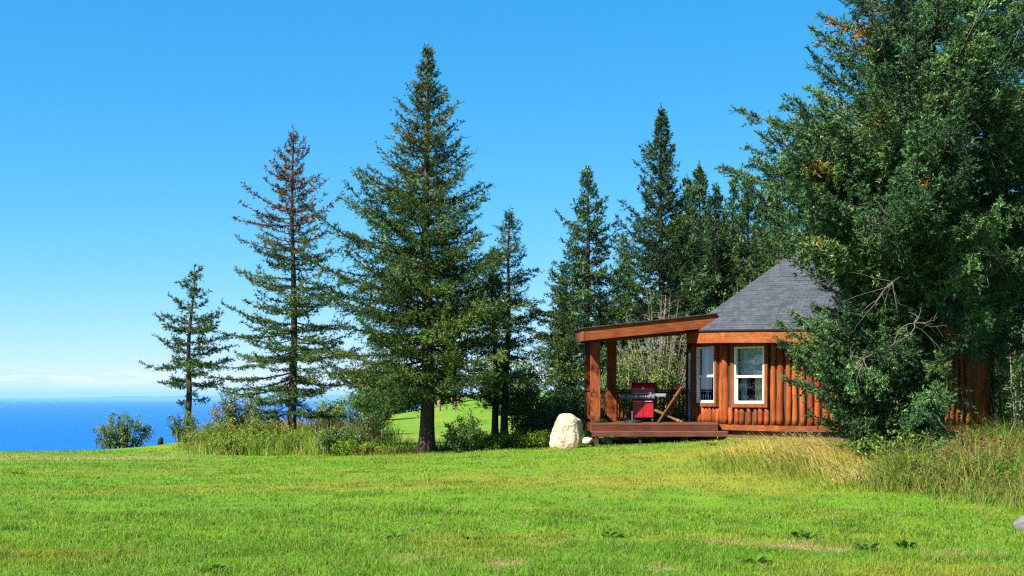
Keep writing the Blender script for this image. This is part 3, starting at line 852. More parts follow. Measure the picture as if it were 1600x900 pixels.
GW = [(0.131, 0.281, 0.022), (0.188, 0.338, 0.027), (0.244, 0.356, 0.037), (0.338, 0.319, 0.075), (0.150, 0.263, 0.027)]
tall_grass('tall_weeds', 'tangle of tall green weeds with rusty seed heads round the foot of the sparse spruce', many(ell(at(425, 42.5), 42.5, 2.6, 2.6), ell(at(350, 44), 44, 1.6, 2.0), ell(at(520, 41), 41, 1.3, 1.6)),
           19000, (-12.5, -3.0, 39, 47), (.3, .78), (.012, .026), GW, heads=((.26, .13, .07), .05, .12))
tall_grass('meadow_grass', 'dry golden grass behind the weeds at the foot of the sparse spruce', ell(at(520, 47), 47.5, 2.4, 2.5), 7000, (-9, -2, 44, 51), (.5, 1.0), (.012, .024), [(.36, .27, .08), (.28, .25, .07), (.20, .20, .04)], heads=((.4, .25, .1), .2, .12))
tall_grass('bluff_grass', 'golden rough grass on the edge of the bluff behind the central spruce', lambda x, y: np.clip(1 - np.abs(x + 10.2) / 2.2, 0, 1) * smooth(49, 53, y) * (1 - smooth(66, 72, y)), 9000, (-12.5, -8, 49, 73), (.4, .9), (.02, .035), [(.40, .32, .08), (.30, .30, .06), (.22, .26, .03)], heads=((.4, .25, .1), .1, .12))
tall_grass('edge_weeds', 'ragged strip of weeds along the lawn edge between the trunk and the boulder', many(ell(at(800, 38.6), 38.6, 2.6, .75), ell(at(880, 38), 38.2, .9, .7), ell(at(640, 38.2), 38.4, 1.4, .35)), 9000, (-4.5, 2.2, 37, 40), (.2, .55), (.010, .022),
           [(.11, .25, .015), (.16, .28, .02), (.09, .19, .015)])
tall_grass('red_weeds', 'low rusty red weeds along the lawn edge left of the thick trunk', ell(at(610, 37.4), 37.5, 1.1, .28), 1500, (-5, -1.5, 36.8, 38.2), (.10, .28), (.012, .024), [(.30, .09, .03), (.22, .12, .04), (.12, .14, .03)])
STR = [(.85, .60, .17), (.70, .52, .11), (.45, .44, .07), (.95, .72, .28)]
tall_grass('dry_grass', 'tall straw-coloured grass bending left below the cabin wall', many(ell(at(1225, 29.5), 29.8, 1.7, 3.0, .8), ell(at(1290, 27), 27, 1.5, 3.0, .8), ell(at(1345, 24.2), 24.2, .9, 1.5, .8), lambda x, y: .08 * ell(at(1220, 34), 34, 2.4, 1.8, .6)(x, y)), 26000, (3.6, 9.5, 21, 37), (.24, .58), (.004, .010), STR,
           lean=(.45, 1.0), az=(R(160), R(205)), heads=((.42, .28, .10), .05, .10))
tall_grass('green_tall_grass', 'longer green grass at the foot of the straw-coloured grass', many(ell(at(1300, 27), 27, 3.0, 4.6, .6), ell(at(1470, 23), 22.8, 2.8, 1.4, .6)), 30000, (3.2, 9.8, 20, 36), (.10, .30), (.006, .012), [(.10, .19, .012), (.14, .21, .015), (.22, .22, .04)], lean=(.3, .9), az=(R(120), R(240)))
REED = REED0 = [(0.077, 0.197, 0.016), (0.133, 0.253, 0.022), (0.221, 0.281, 0.044), (0.298, 0.267, 0.066), (0.111, 0.225, 0.020)]
tall_grass('tall_reed_grass', 'bank of tall green and rust-tipped grass at the right under the great spruce', many(ell(at(1500, 23), 23.3, 1.9, 2.3, .5), ell(at(1615, 22), 22.3, 2.1, 3.2, .5), ell(at(1640, 27), 27, 3.0, 2.5, .5)), 40000, (5.2, 13, 19, 30), (.32, .80), (.007, .017), REED,
           lean=(.25, 1.0), heads=((.20, .105, .045), .06, .16))
tall_grass('dark_tall_grass', 'darker green clump of tall grass left of the rust-tipped bank', ell(at(1425, 23), 23.1, .6, .9, .5), 5000, (5, 8, 21.5, 25), (.4, .9), (.008, .016), [(.07, .16, .015), (.11, .20, .02), (.17, .23, .03)], lean=(.2, .8))

for i, (px_, D_, h_, lab_) in enumerate([(318, 43.5, .55, 'low leafy green weed plant at the left end of the weed tangle'), (352, 42, .65, 'leafy green weed in the left part of the weed tangle'), (388, 42.5, .75, 'bright leafy weed in front of the olive gold bush'),
        (425, 41.5, .7, 'bright leafy weed just left of the sparse spruce trunk'), (470, 41.5, .7, 'bright leafy weed just right of the sparse spruce trunk'), (508, 41, .6, 'leafy weed at the right end of the weed tangle'), (555, 38.2, .4, 'low leafy weed under the dark low bush'), (785, 38.4, .45, 'leafy weeds at the foot of the twin-trunk spruce'), (850, 37.6, .4, 'low leafy weeds touching the left side of the boulder')]):
    shrub('weed_clump', lab_, px_, D_, .62, .5, h_, 34, 2600, .062, [(.11, .22, .014), (.15, .26, .018), (.19, .27, .025)], stemc=(.16, .19, .05), seed=60 + i, twig=.16, cat='weed', base_w=.8, stem_r=.005, lowfrac=.05)
shrub('willow_shrub', 'green bush on the bluff between the sparse spruce and the tallest spruce', 520, 56, 1.3, .9, 1.7, 30, 4500, .09, ALD, seed=88, twig=.4)
shrub('willow_shrub', 'dark green bush on the bluff seen under the left boughs of the tallest spruce', 572, 62, 1.5, .9, 2.0, 30, 4500, .10, ALD[:2] + DRK, seed=89, twig=.45)
for i, (px_, D_, h_, rust, lab_) in enumerate([(1448, 22.6, .62, 0, 'leafy green weed at the left end of the reed bank under the great spruce'), (1492, 23.6, .72, 1, 'rust-brown weed in the reed bank, nearest to the leafy green one'), (1532, 22.4, .58, 0, 'leafy green weed in the middle of the reed bank, before two rust-brown ones'),
        (1560, 23.8, .78, 1, 'rust-brown weed in the reed bank below the right end of the cabin'), (1590, 21.8, .55, 0, 'leafy green weed in the reed bank at the right edge of the picture'), (1515, 25.0, .8, 1, 'tall rust-brown weed at the back of the reed bank')]):
    pal_ = [(.26, .13, .05), (.20, .15, .05), (.15, .18, .03)] if rust else [(.10, .20, .02), (.15, .24, .025), (.20, .24, .03)]
    shrub('weed_clump', lab_, px_, D_, .5, .4, h_, 40, 2600, .042, pal_, stemc=(.18, .16, .06), seed=120 + i, twig=.13, cat='weed', base_w=.8, stem_r=.004, lowfrac=.08)
for i, (px_, D_, h_, lab_) in enumerate([(335, 44.5, .8, 'tall leafy weed at the back left of the weed tangle, below the olive gold bush'), (400, 44, .9, 'tallest leafy weed in the middle of the weed tangle'), (445, 43.5, .85, 'leafy weed touching the left side of the sparse spruce trunk'), (490, 43, .8, 'leafy weed at the back right of the weed tangle'), (368, 41.2, .55, 'low leafy weed in the front row of the weed tangle, left of centre'), (530, 40.4, .5, 'low leafy weed in front of the dark low bush')]):
    shrub('weed_clump', lab_, px_, D_, .7, .5, h_, 38, 3000, .062, [(.13, .25, .016), (.18, .28, .02), (.22, .27, .035)], stemc=(.18, .2, .06), seed=140 + i, twig=.18, cat='weed', base_w=.8, stem_r=.005, lowfrac=.05)
shrub('round_tree', 'small leafy green tree beside the far meadow posts', 694, 124, 2.4, 1.6, 3.4, 40, 4200, .22, ALD, seed=80, twig=.7, cat='tree', stem_r=.04)
shrub('round_tree', 'leafy dark tree at the left side of the far meadow', 628, 118, 3.2, 2.0, 4.2, 46, 5000, .24, ALD[:2] + DRK, seed=81, twig=.8, cat='tree', stem_r=.04)
shrub('round_tree', 'dark leafy tree at the right side of the far meadow', 800, 95, 2.6, 2.0, 4.2, 46, 5000, .22, ALD[:2] + DRK, seed=82, twig=.8, cat='tree', stem_r=.04)
shrub('round_tree', 'wide leafy tree in the far meadow behind the thick trunk', 590, 95, 2.2, 2.0, 3.0, 40, 4200, .2, ALD[:2] + DRK, seed=83, twig=.7, cat='tree', stem_r=.04)

# small broad weeds growing in the lawn
def lawn_weed(px, py, D, r, label, seed):
    rg = np.random.default_rng(seed)
    x = at(px, D); z = Gf(x, D)
    n = 46
    a = rg.uniform(0, 6.283, n); rr = r * np.sqrt(rg.random(n)) * .5
    b = np.stack([rr * np.cos(a), rr * np.sin(a), rg.uniform(0, .05, n)], -1)
    d = nrm(np.stack([np.cos(a), np.sin(a), rg.uniform(.2, 1.1, n)], -1)); l = rg.uniform(.06, .12, n)
    sd = nrm(np.cross(d, rg.normal(0, .3, (n, 3)) + np.array((0, 0, 1)))) * (l * .22)[:, None]
    m = b + d * (l * .5)[:, None]; t = b + d * l[:, None] - np.array((0, 0, .015))
    tr = np.concatenate([np.stack([b, m - sd, m + sd], 1), np.stack([m - sd, t, m + sd], 1)])
    c_ = np.array((.065, .17, .012)) * rg.uniform(.7, 1.4, (n, 1))
    o = tri_obj('lawn_weed', tr, np.concatenate([c_, c_]), M['leaf'])
    o.location = (x, D, z)
    tag(o, label, 'weed', 'weeds in the lawn')
for i, (px, py, D, r, lab) in enumerate([
    (30, 735, 30.5, .35, 'dark weed tuft at the far left edge of the lawn'), (955, 840, 16.2, .2, 'small dark weed in the near lawn, left of the bare patches'),
    (1175, 880, 13.6, .28, 'broad dark weed clump nearest the viewer, under the bare patches'), (1255, 842, 16.0, .2, 'small weed beside the middle bare patch'),
    (1355, 860, 14.8, .2, 'dark weed at the right end of the bare patches'), (1415, 836, 15.0, .12, 'small weed to the right of the bare patches'),
    (618, 842, 15.8, .2, 'weed in the left middle of the near lawn'), (735, 845, 15.6, .2, 'weed by the thin dry patch in the near lawn'), (330, 888, 13.0, .25, 'weed tuft at the bottom left of the lawn'), (1110, 705, 33.5, .22, 'bright weed tuft in the lawn before the deck')]):
    lawn_weed(px, py, D, r, lab, 300 + i)

# ------------------------------------------------------------------ rocks and posts
def rock(name, label, px, D, size, seed, mat, sink=.12, cat='rock', shape=None, group=None, nrand=16, flat=False):
    import bmesh
    bm = bmesh.new(); bmesh.ops.create_icosphere(bm, subdivisions=4, radius=1)
    rg = np.random.default_rng(seed)
    planes = [(nrm(rg.normal(0, 1, 3)), rg.uniform(.62, .92)) for _ in range(nrand)]
    if shape: planes += shape
    for v in bm.verts:
        p = np.array(v.co)
        for n_, d_ in planes:
            q = p @ np.array(n_) - d_
            if q > 0: p = p - np.array(n_) * q * .92
        p = p + .022 * np.array((math.sin(9 * p[1] + seed) + .5 * math.sin(23 * p[2]), math.sin(8 * p[2]) + .5 * math.sin(19 * p[0]), math.sin(11 * p[0])))
        v.co = Vector((p[0] * size[0], p[1] * size[1], p[2] * size[2]))
    me = bpy.data.meshes.new(name); bm.to_mesh(me); bm.free()
    me.polygons.foreach_set('use_smooth', [not flat] * len(me.polygons))
    me.materials.append(mat)
    o = bpy.data.objects.new(name, me); col.objects.link(o)
    x = at(px, D); o.location = (x, D, Gf(x, D) + size[2] * (1 - sink) * .8)
    return tag(o, label, cat, group)
rock('boulder', 'big pale sandy boulder at the left front of the deck', 887, 36.4, (.52, .46, .62), 5, M['rock'], .30, 'boulder', [(nrm(np.array((-.86, -.25, .42))), .58), (nrm(np.array((.95, -.3, .12))), .62), (nrm(np.array((.2, -.1, .97))), .80), (nrm(np.array((.1, -1, .12))), .66), (nrm(np.array((.62, -.75, .1))), .70), (nrm(np.array((-.45, -.3, .85))), .74), (nrm(np.array((.6, -.1, .8))), .80)], None, 4)
rock('rock', 'smooth grey rock half cut off by the right edge of the picture', 1601, 17.2, (.13, .12, .13), 6, M['grey_rock'], .3)
for i, (px, D, s, lab) in enumerate([(917, 37.7, .15, 'largest whitish stone under the left corner of the deck'), (924, 37.9, .12, 'small whitish stone under the deck corner, right beside the largest'),
                                     (948, 38.2, .14, 'whitish stone alone under the deck, right of the corner stones'), (953, 37.6, .09, 'small whitish stone in the shade under the deck front')]):
    rock('stone', lab, px, D, (s, s, s * .85), 20 + i, M['white'] if False else M['grey_rock'] if i == 9 else M['pale_stone'] if 'pale_stone' in M else M.setdefault('pale_stone', plain('pale stone', (.6, .57, .52), .85, 0, .3, .2, 9)), .2, 'stone', None, 'stones under the deck')

def post(px, ytop, ybot, w, label, c, name='fence_post', group='old posts in the far meadow'):
    # find where the meadow passes under this post
    Ds = np.linspace(60, 150, 400)
    xs = (px - 800) / F * Ds
    yy = 622 - (G(xs, Ds) - EYE) * F / Ds
    i = int(np.argmin(np.abs(yy - ybot))); D = float(Ds[i]); x = float(xs[i]); z = Gf(x, D)
    h = (ybot - ytop) * D / F
    r = w * D / F / 2
    m = MB(); m.tube([(x, D, z - .1), (x + .01, D, z + h * .5), (x, D, z + h * .985), (x, D, z + h)], [r, r * .97, r * .95, r * .7], 10, c)
    tag(m.build(name, M['bark']), label, 'post', group)
post(686.5, 625, 642, 5, 'brown post in the far meadow, leftmost of the row', (.30, .17, .10))
post(697, 632, 640, 3.6, 'short dim post between the leftmost and middle posts of the far meadow', (.22, .16, .10))
post(707, 621, 636, 4.2, 'pale brown middle post in the far meadow', (.36, .22, .13))
post(716, 618, 632, 5, 'reddish post farthest up the meadow slope', (.30, .13, .08))
post(711, 628, 644, 2, 'thin whitish stake in front of the far meadow posts', (.3, .3, .3), 'stake', None)

def stump():
    D = 47.5; x = at(250, D); z = Gf(x, D)
    m = MB()
    m.tube([(x, D, z - .1), (x + .02, D, z + .14), (x + .03, D + .02, z + .22), (x + .02, D, z + .25)], [.11, .09, .08, .03], 9, (.03, .025, .02))
    tag(m.build('tree_stump', M['bark'], smooth_=True), 'small dark stump between the lone bush pair and the leaning spruce', 'stump')
stump()

def fallen_branch():
    D = 29.5; m = MB()
    x0 = at(1250, D)
    for k in range(16):
        x = x0 + random.uniform(-.1, .55); y = D + random.uniform(-.25, .15); z = Gf(x, y) + random.uniform(.06, .2)
        q = np.array((x, y, z)); P = [q.copy()]; d = np.array((random.uniform(.05, .16), random.uniform(-.05, .05), random.uniform(-.05, .03)))
        for s in range(4): q = q + d + np.array((0, random.gauss(0, .02), random.gauss(0, .025))); P.append(q.copy())
        m.tube(P, np.linspace(.012, .004, 5), 4, (.24, .11, .06), cap=False)
    tag(m.build('fallen_branch', M['bark']), 'reddish brown fallen twigs lying in the straw-coloured grass', 'branch')
fallen_branch()

# ------------------------------------------------------------------ cabin
CX, CY = 9.37, 41.0
vv = nrm(np.array((-CX, -CY))); rv = np.array((-vv[1], vv[0]))
if rv[0] < 0: rv = -rv
def polar(th, r):
    a = R(th); p = np.array((CX, CY)) + r * (math.sin(a) * rv + math.cos(a) * vv)
    return float(p[0]), float(p[1])
ANG = [-90, -68, -44, -20, 4, 28, 52, 76, 98, 120, 142, 164, 186, 208, 230, 250]
RW = 4.25
def bz(th):   # top of the base board
    return EYE - .667 - .065 * (math.cos(R(th)) if abs(th) < 90 else 0)
def ez(th):   # eave
    t = min(1, max(0, (abs(th if th < 180 else th - 360)) / 58))
    return EYE + 1.72 + .108 * t ** 1.2
cabin = empty('log_cabin', (CX, CY, .45), 'round log cabin with a grey shingle roof, orange fascia and covered porch', 'cabin')
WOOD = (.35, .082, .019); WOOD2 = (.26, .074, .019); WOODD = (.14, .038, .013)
wallp = [polar(a, RW) for a in ANG]
nW = len(ANG)

sk = MB(); wl = MB(); bb = MB()
for i in range(nW):
    j = (i + 1) % nW
    a, b = ANG[i], ANG[j]
    for mb_, r0_, r1_, z0f, z1f in ((sk, RW - .10, RW - .02, lambda t: .1, lambda t: bz(t) - .15), (bb, RW - .04, RW + .10, lambda t: bz(t) - .15, lambda t: bz(t))):
        po = [polar(a, r0_), polar(b, r0_), polar(b, r1_), polar(a, r1_)]
        c_ = tuple(np.array(WOOD2) * random.uniform(.85, 1.1))
        mb_.prism(po, [z0f(a), z0f(b), z0f(b), z0f(a)], [z1f(a), z1f(b), z1f(b), z1f(a)], c_)
sk.build('foundation', M['skirt'], cabin); bb.build('base_board', M['wood_h'], cabin)

# which faces carry windows / the door:  face index -> (s0, s1, z bottom, z top)
WIN = {1: (.17, .76, EYE - .134, EYE + 1.43), 2: (.20, .755, EYE - .15, EYE + 1.38), 8: (.25, .75, EYE - .15, EYE + 1.38), 11: (.25, .75, EYE - .15, EYE + 1.38)}
DOOR = 0
def face_pt(i, s, out=0.0):
    p = np.array(wallp[i]); q = np.array(wallp[(i + 1) % nW])
    d = q - p; n_ = nrm(np.array((d[1], -d[0])))
    if n_ @ (p - np.array((CX, CY))) < 0: n_ = -n_
    return p + d * s + n_ * out
def facebox(mb, i, s0, s1, z0, z1, o0, o1, c=None):
    po = [face_pt(i, s0, o0), face_pt(i, s1, o0), face_pt(i, s1, o1), face_pt(i, s0, o1)]
    mb.prism(po, z0, z1, c)

logs = MB()
def log(p, z0, z1, r, c):
    zs = np.linspace(z0, z1, max(4, int((z1 - z0) / .16)))
    ph = random.uniform(0, 6.28)
    pts = [(p[0] + .012 * math.sin(z * 3.1 + ph), p[1] + .012 * math.cos(z * 2.7 + ph), z) for z in zs]
    rad = [r * (1 + .07 * math.sin(z * 5.3 + ph * 2) + random.gauss(0, .025)) * (1.06 - .10 * (z - z0) / max(z1 - z0, .1)) for z in zs]
    rad[0] *= .93; rad[-1] *= .93
    logs.tube(pts, rad, 10, c)
for i in range(nW):
    j = (i + 1) % nW
    a, b = ANG[i], ANG[j]
    fl = float(np.linalg.norm(np.array(wallp[j]) - np.array(wallp[i])))
    ztop = min(ez(a), ez(b)) - .22; zb = min(bz(a), bz(b)) + .001
    w_ = WIN.get(i)
    if i == DOOR: w_ = (.12, .93, zb, EYE + 1.32)
    if w_:
        s0, s1, z0, z1 = w_
        facebox(wl, i, 0, s0, zb, ztop, -.10, 0); facebox(wl, i, s1, 1, zb, ztop, -.10, 0)
        facebox(wl, i, s0, s1, z1, ztop, -.10, 0)
        if i != DOOR: facebox(wl, i, s0, s1, zb, z0, -.10, 0)
    else:
        facebox(wl, i, 0, 1, zb, ztop, -.10, 0)
    n = max(3, int(round(fl / .192)))
    for k in range(1, n):
        s = k / n + random.gauss(0, .008)
        c = tuple(np.array(WOOD) * random.uniform(.66, 1.28) * np.array((1, random.uniform(.84, 1.12), 1)))
        r = random.uniform(.068, .084)
        top = ztop
        if w_:
            tw = .155 / fl
            if s0 - tw < s < s1 + tw:
                if i == DOOR: continue
                top = z0 - .11
        log(face_pt(i, s, .02), zb, top, r, c)
    log(wallp[j], zb, ztop, .094, tuple(np.array(WOOD) * random.uniform(.72, .95)))
wl.build('wall', M['dark_in'], cabin)  # backing coloured dark, so the gaps between logs read as shadow
logs.build('log_siding', M['wood_v'], cabin, smooth_=True)

# floor and ceiling of the room, so the inside is a closed dark room
fl_ = MB(); fl_.prism([polar(a, RW - .13) for a in ANG], EYE - .75, EYE - .70, (.3, .2, .1)); fl_.build('room_floor', M['dark_in'], cabin)
ce_ = MB(); ce_.prism([polar(a, RW - .02) for a in ANG], EYE + 1.52, EYE + 1.56, (.3, .2, .1)); ce_.build('room_ceiling', M['dark_in'], cabin)

pw = MB(); pw.tube([(CX + .2, CY + .2, EYE - .70), (CX + .2, CY + .2, EYE + 1.52)], [3.0, 3.0], 20, (.3, .2, .1)); pw.build('view_blocker', M['dark_in'], cabin)  # unseen drum added to block the bright view through the windows

def sheet(mb, i, s0, s1, z0, z1, o):
    p, q = face_pt(i, s0, o), face_pt(i, s1, o)
    mb.add([(*p, z0), (*q, z0), (*q, z1), (*p, z1)], [(0, 1, 2, 3)])

def window(i):
    s0, s1, z0, z1 = WIN[i]
    fl = float(np.linalg.norm(np.array(wallp[(i + 1) % nW]) - np.array(wallp[i])))
    t = .055 / fl
    fr = MB()
    facebox(fr, i, s0, s0 + t, z0, z1, -.03, .105); facebox(fr, i, s1 - t, s1, z0, z1, -.03, .105)
    facebox(fr, i, s0 + t, s1 - t, z1 - .05, z1, -.03, .103); facebox(fr, i, s0 + t, s1 - t, z0, z0 + .075, -.03, .112)
    zm = z0 + (z1 - z0) * .455
    facebox(fr, i, s0 + t, s1 - t, zm, zm + .065, -.02, .085)
    u = .028 / fl
    # lower sash
    facebox(fr, i, s0 + t, s0 + t + u * 1.3, z0 + .075, zm, .005, .06); facebox(fr, i, s1 - t - u * 1.3, s1 - t, z0 + .075, zm, .005, .06)
    w = fr.build('window', M['white'], cabin, bevel=.004)
    g = MB(); sheet(g, i, s0 + t, s1 - t, zm + .06, z1 - .045, .025); g.build('pane', M['glass'], w)
    g = MB(); sheet(g, i, s0 + t + u, s1 - t - u, z0 + .07, zm + .005, .045); g.build('pane', M['glass'], w)
    tr = MB(); q = .105 / fl
    c = lambda: tuple(np.array(WOOD2) * random.uniform(.9, 1.08))
    facebox(tr, i, s0 - q, s0 - .001, z0 - .10, z1 + .12, .0, .125, c()); facebox(tr, i, s1 + .001, s1 + q, z0 - .10, z1 + .12, .0, .125, c())
    facebox(tr, i, s0 - .001, s1 + .001, z0 - .10, z0 - .002, 0, .122, c()); facebox(tr, i, s0 - .001, s1 + .001, z1 + .002, z1 + .12, 0, .122, c())
    tr.build('trim', M['wood_v'], w, bevel=.004)
    # cloth behind the glass, in folds
    def cloth(sa, sb, za, zb_, off, mat, nm):
        cu = MB(); n = 40; vs = []
        for k in range(n + 1):
            s = sa + (sb - sa) * k / n
            p = face_pt(i, s, off + .018 * math.sin(k * 1.1) + .008 * math.sin(k * 2.7))
            vs += [(p[0], p[1], za), (p[0], p[1], zb_)]
        cu.add(vs, [(2 * k, 2 * k + 2, 2 * k + 3, 2 * k + 1) for k in range(n)])
        cu.build(nm, mat, w, smooth_=True)
    if i == 2:
        cloth(s0 + (s1 - s0) * .50, s1 + .01, z0 + .02, z1 + .03, -.17, M['curtain'], 'curtain')
        cloth(s0 - .01, s0 + (s1 - s0) * .22, z0 + .02, z1 + .03, -.19, M['blind'], 'curtain')
        cloth(s0 + (s1 - s0) * .0, s1 - .0, zm + .02, z1 + .02, -.13, M['blind'], 'blind')
    else:
        cloth(s0 - .01, s0 + (s1 - s0) * .2, z0 + .02, z1 + .03, -.19, M['blind'], 'curtain')
for i in WIN: window(i)

def door():
    i = 0; s0, s1, z0, z1 = .12, .93, bz(-80) + .02, EYE + 1.32
    d = MB(); w = s1 - s0
    facebox(d, i, s0, s0 + w * .16, z0, z1, -.03, .05); facebox(d, i, s1 - w * .16, s1, z0, z1, -.03, .05)
    facebox(d, i, s0 + w * .16, s1 - w * .16, z1 - .2, z1, -.03, .05); facebox(d, i, s0 + w * .16, s1 - w * .16, z0, z0 + .32, -.03, .05)
    o = d.build('door', M['white'], cabin, bevel=.004)
    g = MB(); sheet(g, i, s0 + w * .15, s1 - w * .15, z0 + .31, z1 - .19, .01); g.build('pane', M['glass'], o)
    t = MB()
    facebox(t, i, s0 - .07, s0 - .001, z0, z1 + .1, 0, .1, WOODD); facebox(t, i, s1 + .001, s1 + .06, z0, z1 + .1, 0, .1, WOODD); facebox(t, i, s0 - .001, s1 + .001, z1 + .002, z1 + .1, 0, .098, WOODD)
    t.build('trim', M['wood_v'], o)
    g = MB(); facebox(g, i, s0 + w * .14, s1 - w * .14, z0 + .30, z1 - .18, -.06, -.04, (.05, .012, .012)); g.build('door_blocker', M['dark_in'], o)  # dark panel added behind the pane to stop daylight showing through
    h = MB(); p = face_pt(i, s1 - w * .08, .05); q = face_pt(i, s1 - w * .08, .11); r_ = face_pt(i, s1 - w * .2, .11)
    zz = z0 + 1.0
    h.tube([(p[0], p[1], zz), (q[0], q[1], zz)], .012, 8); h.tube([(q[0], q[1], zz), (r_[0], r_[1], zz)], .010, 8)
    h.build('handle', M['steel'], o)
door()

# roof
EA = [(-100, 4.42), (-58, 4.80), (-38, 4.84), (-22, 4.86), (0, 4.86), (24, 4.86), (48, 4.8), (74, 4.70), (98, 4.64), (120, 4.64), (142, 4.64), (164, 4.64), (186, 4.64), (208, 4.64), (230, 4.6), (245, 4.5)]
APEX = (CX, CY, EYE + 5.12)
def roof():
    vs = []; fs = []; uvs = []
    n = len(EA)
    A = np.array(APEX)
    u0 = 0
    for i in range(n):
        a, ra = EA[i]; b, rb = EA[(i + 1) % n]
        p = np.array((*polar(a, ra + .04), ez(a) + .03)); q = np.array((*polar(b, rb + .04), ez(b) + .03))
        mid = (p + q) / 2; e = nrm(q - p)
        # a shallow flare towards the eave: courses stacked with small steps
        K = 26
        def pt(base, t): return base + (A - base) * t
        def uv(P_):
            d = P_ - mid
            return (u0 + float(d @ e), float(np.linalg.norm(d - e * (d @ e))))
        for k in range(K):
            t0, t1 = k / K, (k + 1) / K
            lift = np.array((0, 0, .014))
            v = [pt(p, t0) + lift, pt(q, t0) + lift, pt(q, t1), pt(p, t1)]
            if k == K - 1: v = v[:3]
            m = len(vs); vs += [tuple(x) for x in v]; fs.append(tuple(range(m, m + len(v)))); uvs += [uv(x) for x in v]
            if k:
                v = [pt(p, t0), pt(q, t0), pt(q, t0) + lift, pt(p, t0) + lift]
                m = len(vs); vs += [tuple(x) for x in v]; fs.append((m, m + 1, m + 2, m + 3)); uvs += [uv(x) for x in v]
        # eave edge of the shingles
        v = [p + (0, 0, -.025), q + (0, 0, -.025), q + (0, 0, .014), p + (0, 0, .014)]
        m = len(vs); vs += [tuple(x) for x in v]; fs.append((m, m + 1, m + 2, m + 3)); uvs += [(0, 0)] * 4
        u0 += 3.37
    mb = MB(); mb.add(vs, fs)
    o = mb.build('roof', M['shingle'], cabin)
    ul = o.data.uv_layers.new(name='UVMap')
    idx = [l.vertex_index for l in o.data.loops]
    ul.data.foreach_set('uv', np.array([uvs[k] for k in idx], np.float32).ravel())
    cap = MB()
    cap.tube([(CX, CY, APEX[2] - .15), (CX, CY, APEX[2] + .02), (CX, CY, APEX[2] + .10)], [.28, .2, .05], 12)
    cap.build('roof_cap', M['black'], o)
    # soffit and fascia
    sf = MB(); fa = MB()
    for i in range(n):
        a, ra = EA[i]; b, rb = EA[(i + 1) % n]
        za, zb_ = ez(a), ez(b)
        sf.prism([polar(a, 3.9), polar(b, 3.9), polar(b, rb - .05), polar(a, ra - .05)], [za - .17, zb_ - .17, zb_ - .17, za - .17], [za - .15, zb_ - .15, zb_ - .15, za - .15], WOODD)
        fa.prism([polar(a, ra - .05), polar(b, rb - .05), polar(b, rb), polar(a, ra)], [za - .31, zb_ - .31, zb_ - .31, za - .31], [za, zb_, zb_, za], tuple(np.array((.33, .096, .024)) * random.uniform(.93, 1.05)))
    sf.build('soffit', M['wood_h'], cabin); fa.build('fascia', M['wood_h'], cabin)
roof()

# porch
DZ = EYE - .667
deck = MB()
dl0, dr0 = (2.08, 37.0), (5.36, 37.0)
ny = 30
for k in range(ny):
    y0 = 37.0 + k * (4.4 / ny); y1 = y0 + 4.4 / ny - .007
    def xr(y): return 5.36 + (y - 37) * .15 if y < 38.9 else (5.63 - (y - 38.9) * .32 if y < 40.35 else 5.10)
    xl = 2.08 + .011 * (y0 - 37)
    deck.box(((xl + xr(y0)) / 2, (y0 + y1) / 2, DZ - .02), (xr(y0) - xl, y1 - y0, .04), 0, None, tuple(np.array((.15, .065, .035)) * random.uniform(.8, 1.2)))
deck.build('deck_floor', M['deckwood'], cabin)
rim = MB()
rim.box((3.72, 37.03, DZ - .115), (3.28, .05, .148), 0, None, (.13, .034, .017))
rim.box((2.105, 39.2, DZ - .135), (.05, 4.28, .185), 0, None, (.2, .056, .02))
rim.box((5.36, 38.0, DZ - .135), (.05, 1.7, .185), 0, None, (.13, .034, .017))
rim.box((3.7, 41.3, DZ - .135), (2.8, .05, .185), 0, None, (.13, .034, .017))
rim.build('rim_joist', M['wood_h'], cabin)
stp = MB()
for k in range(2):
    stp.box((3.80, 36.62 + .16 * k, DZ - .205), (3.52 - .02 * k, .15, .04), 0, None, (.17, .08, .045))
stp.box((3.80, 36.57, DZ - .275), (3.5, .04, .098), 0, None, (.15, .046, .024))
for xx in (2.1, 3.3, 4.5, 5.4): stp.box((xx, 36.76, DZ - .40), (.06, .3, .35), 0, None, (.09, .04, .025))
stp.build('step', M['deckwood'], cabin, bevel=.004)
for (xx, yy) in ((2.2, 37.2), (2.9, 37.5), (3.7, 37.3), (4.5, 37.3), (5.2, 37.3), (2.2, 41), (3.7, 41), (5.0, 41)):
    pm = MB(); pm.box((xx, yy, (DZ - .2 + .1) / 2), (.12, .12, DZ - .2 - .1), 0, None, (.10, .05, .03)); pm.build('pier', M['wood_v'], cabin)

def beam_z(x): return 1.848 + (2.30 - 1.848) * (x - 1.891) / (5.49 - 1.891) + EYE
A_ = np.array((1.886, 38.1)); B_ = np.array((5.62, 38.95)); Cc_ = np.array((1.833, 42.0)); D_ = np.array((5.75, 43.0))
za, zb_ = EYE + 1.848, EYE + 2.30; zc, zd = EYE + 1.95, EYE + 2.36
pb = MB()
th = .06
d1 = nrm(B_ - A_); n1 = np.array((d1[1], -d1[0])) * th
pb.prism([A_, B_, B_ - n1, A_ - n1], [za - .32, zb_ - .36, zb_ - .36, za - .32], [za, zb_, zb_, za], (.33, .088, .025))
d2 = nrm(Cc_ - A_); n2 = np.array((d2[1], -d2[0])) * th
A2 = A_ + d2 * .002
pb.prism([A2 - d1 * .002, A2 + n2 * 1.0 - d1 * .002, Cc_ + n2, Cc_], [za - .321, za - .321, zc - .33, zc - .33], [za + .001, za + .001, zc, zc], (.27, .08, .022))
pb.prism([Cc_, D_, D_ - (0, th), Cc_ - (0, th)], [zc - .30, zd - .30, zd - .30, zc - .30], [zc - .002, zd, zd, zc - .002], WOODD)
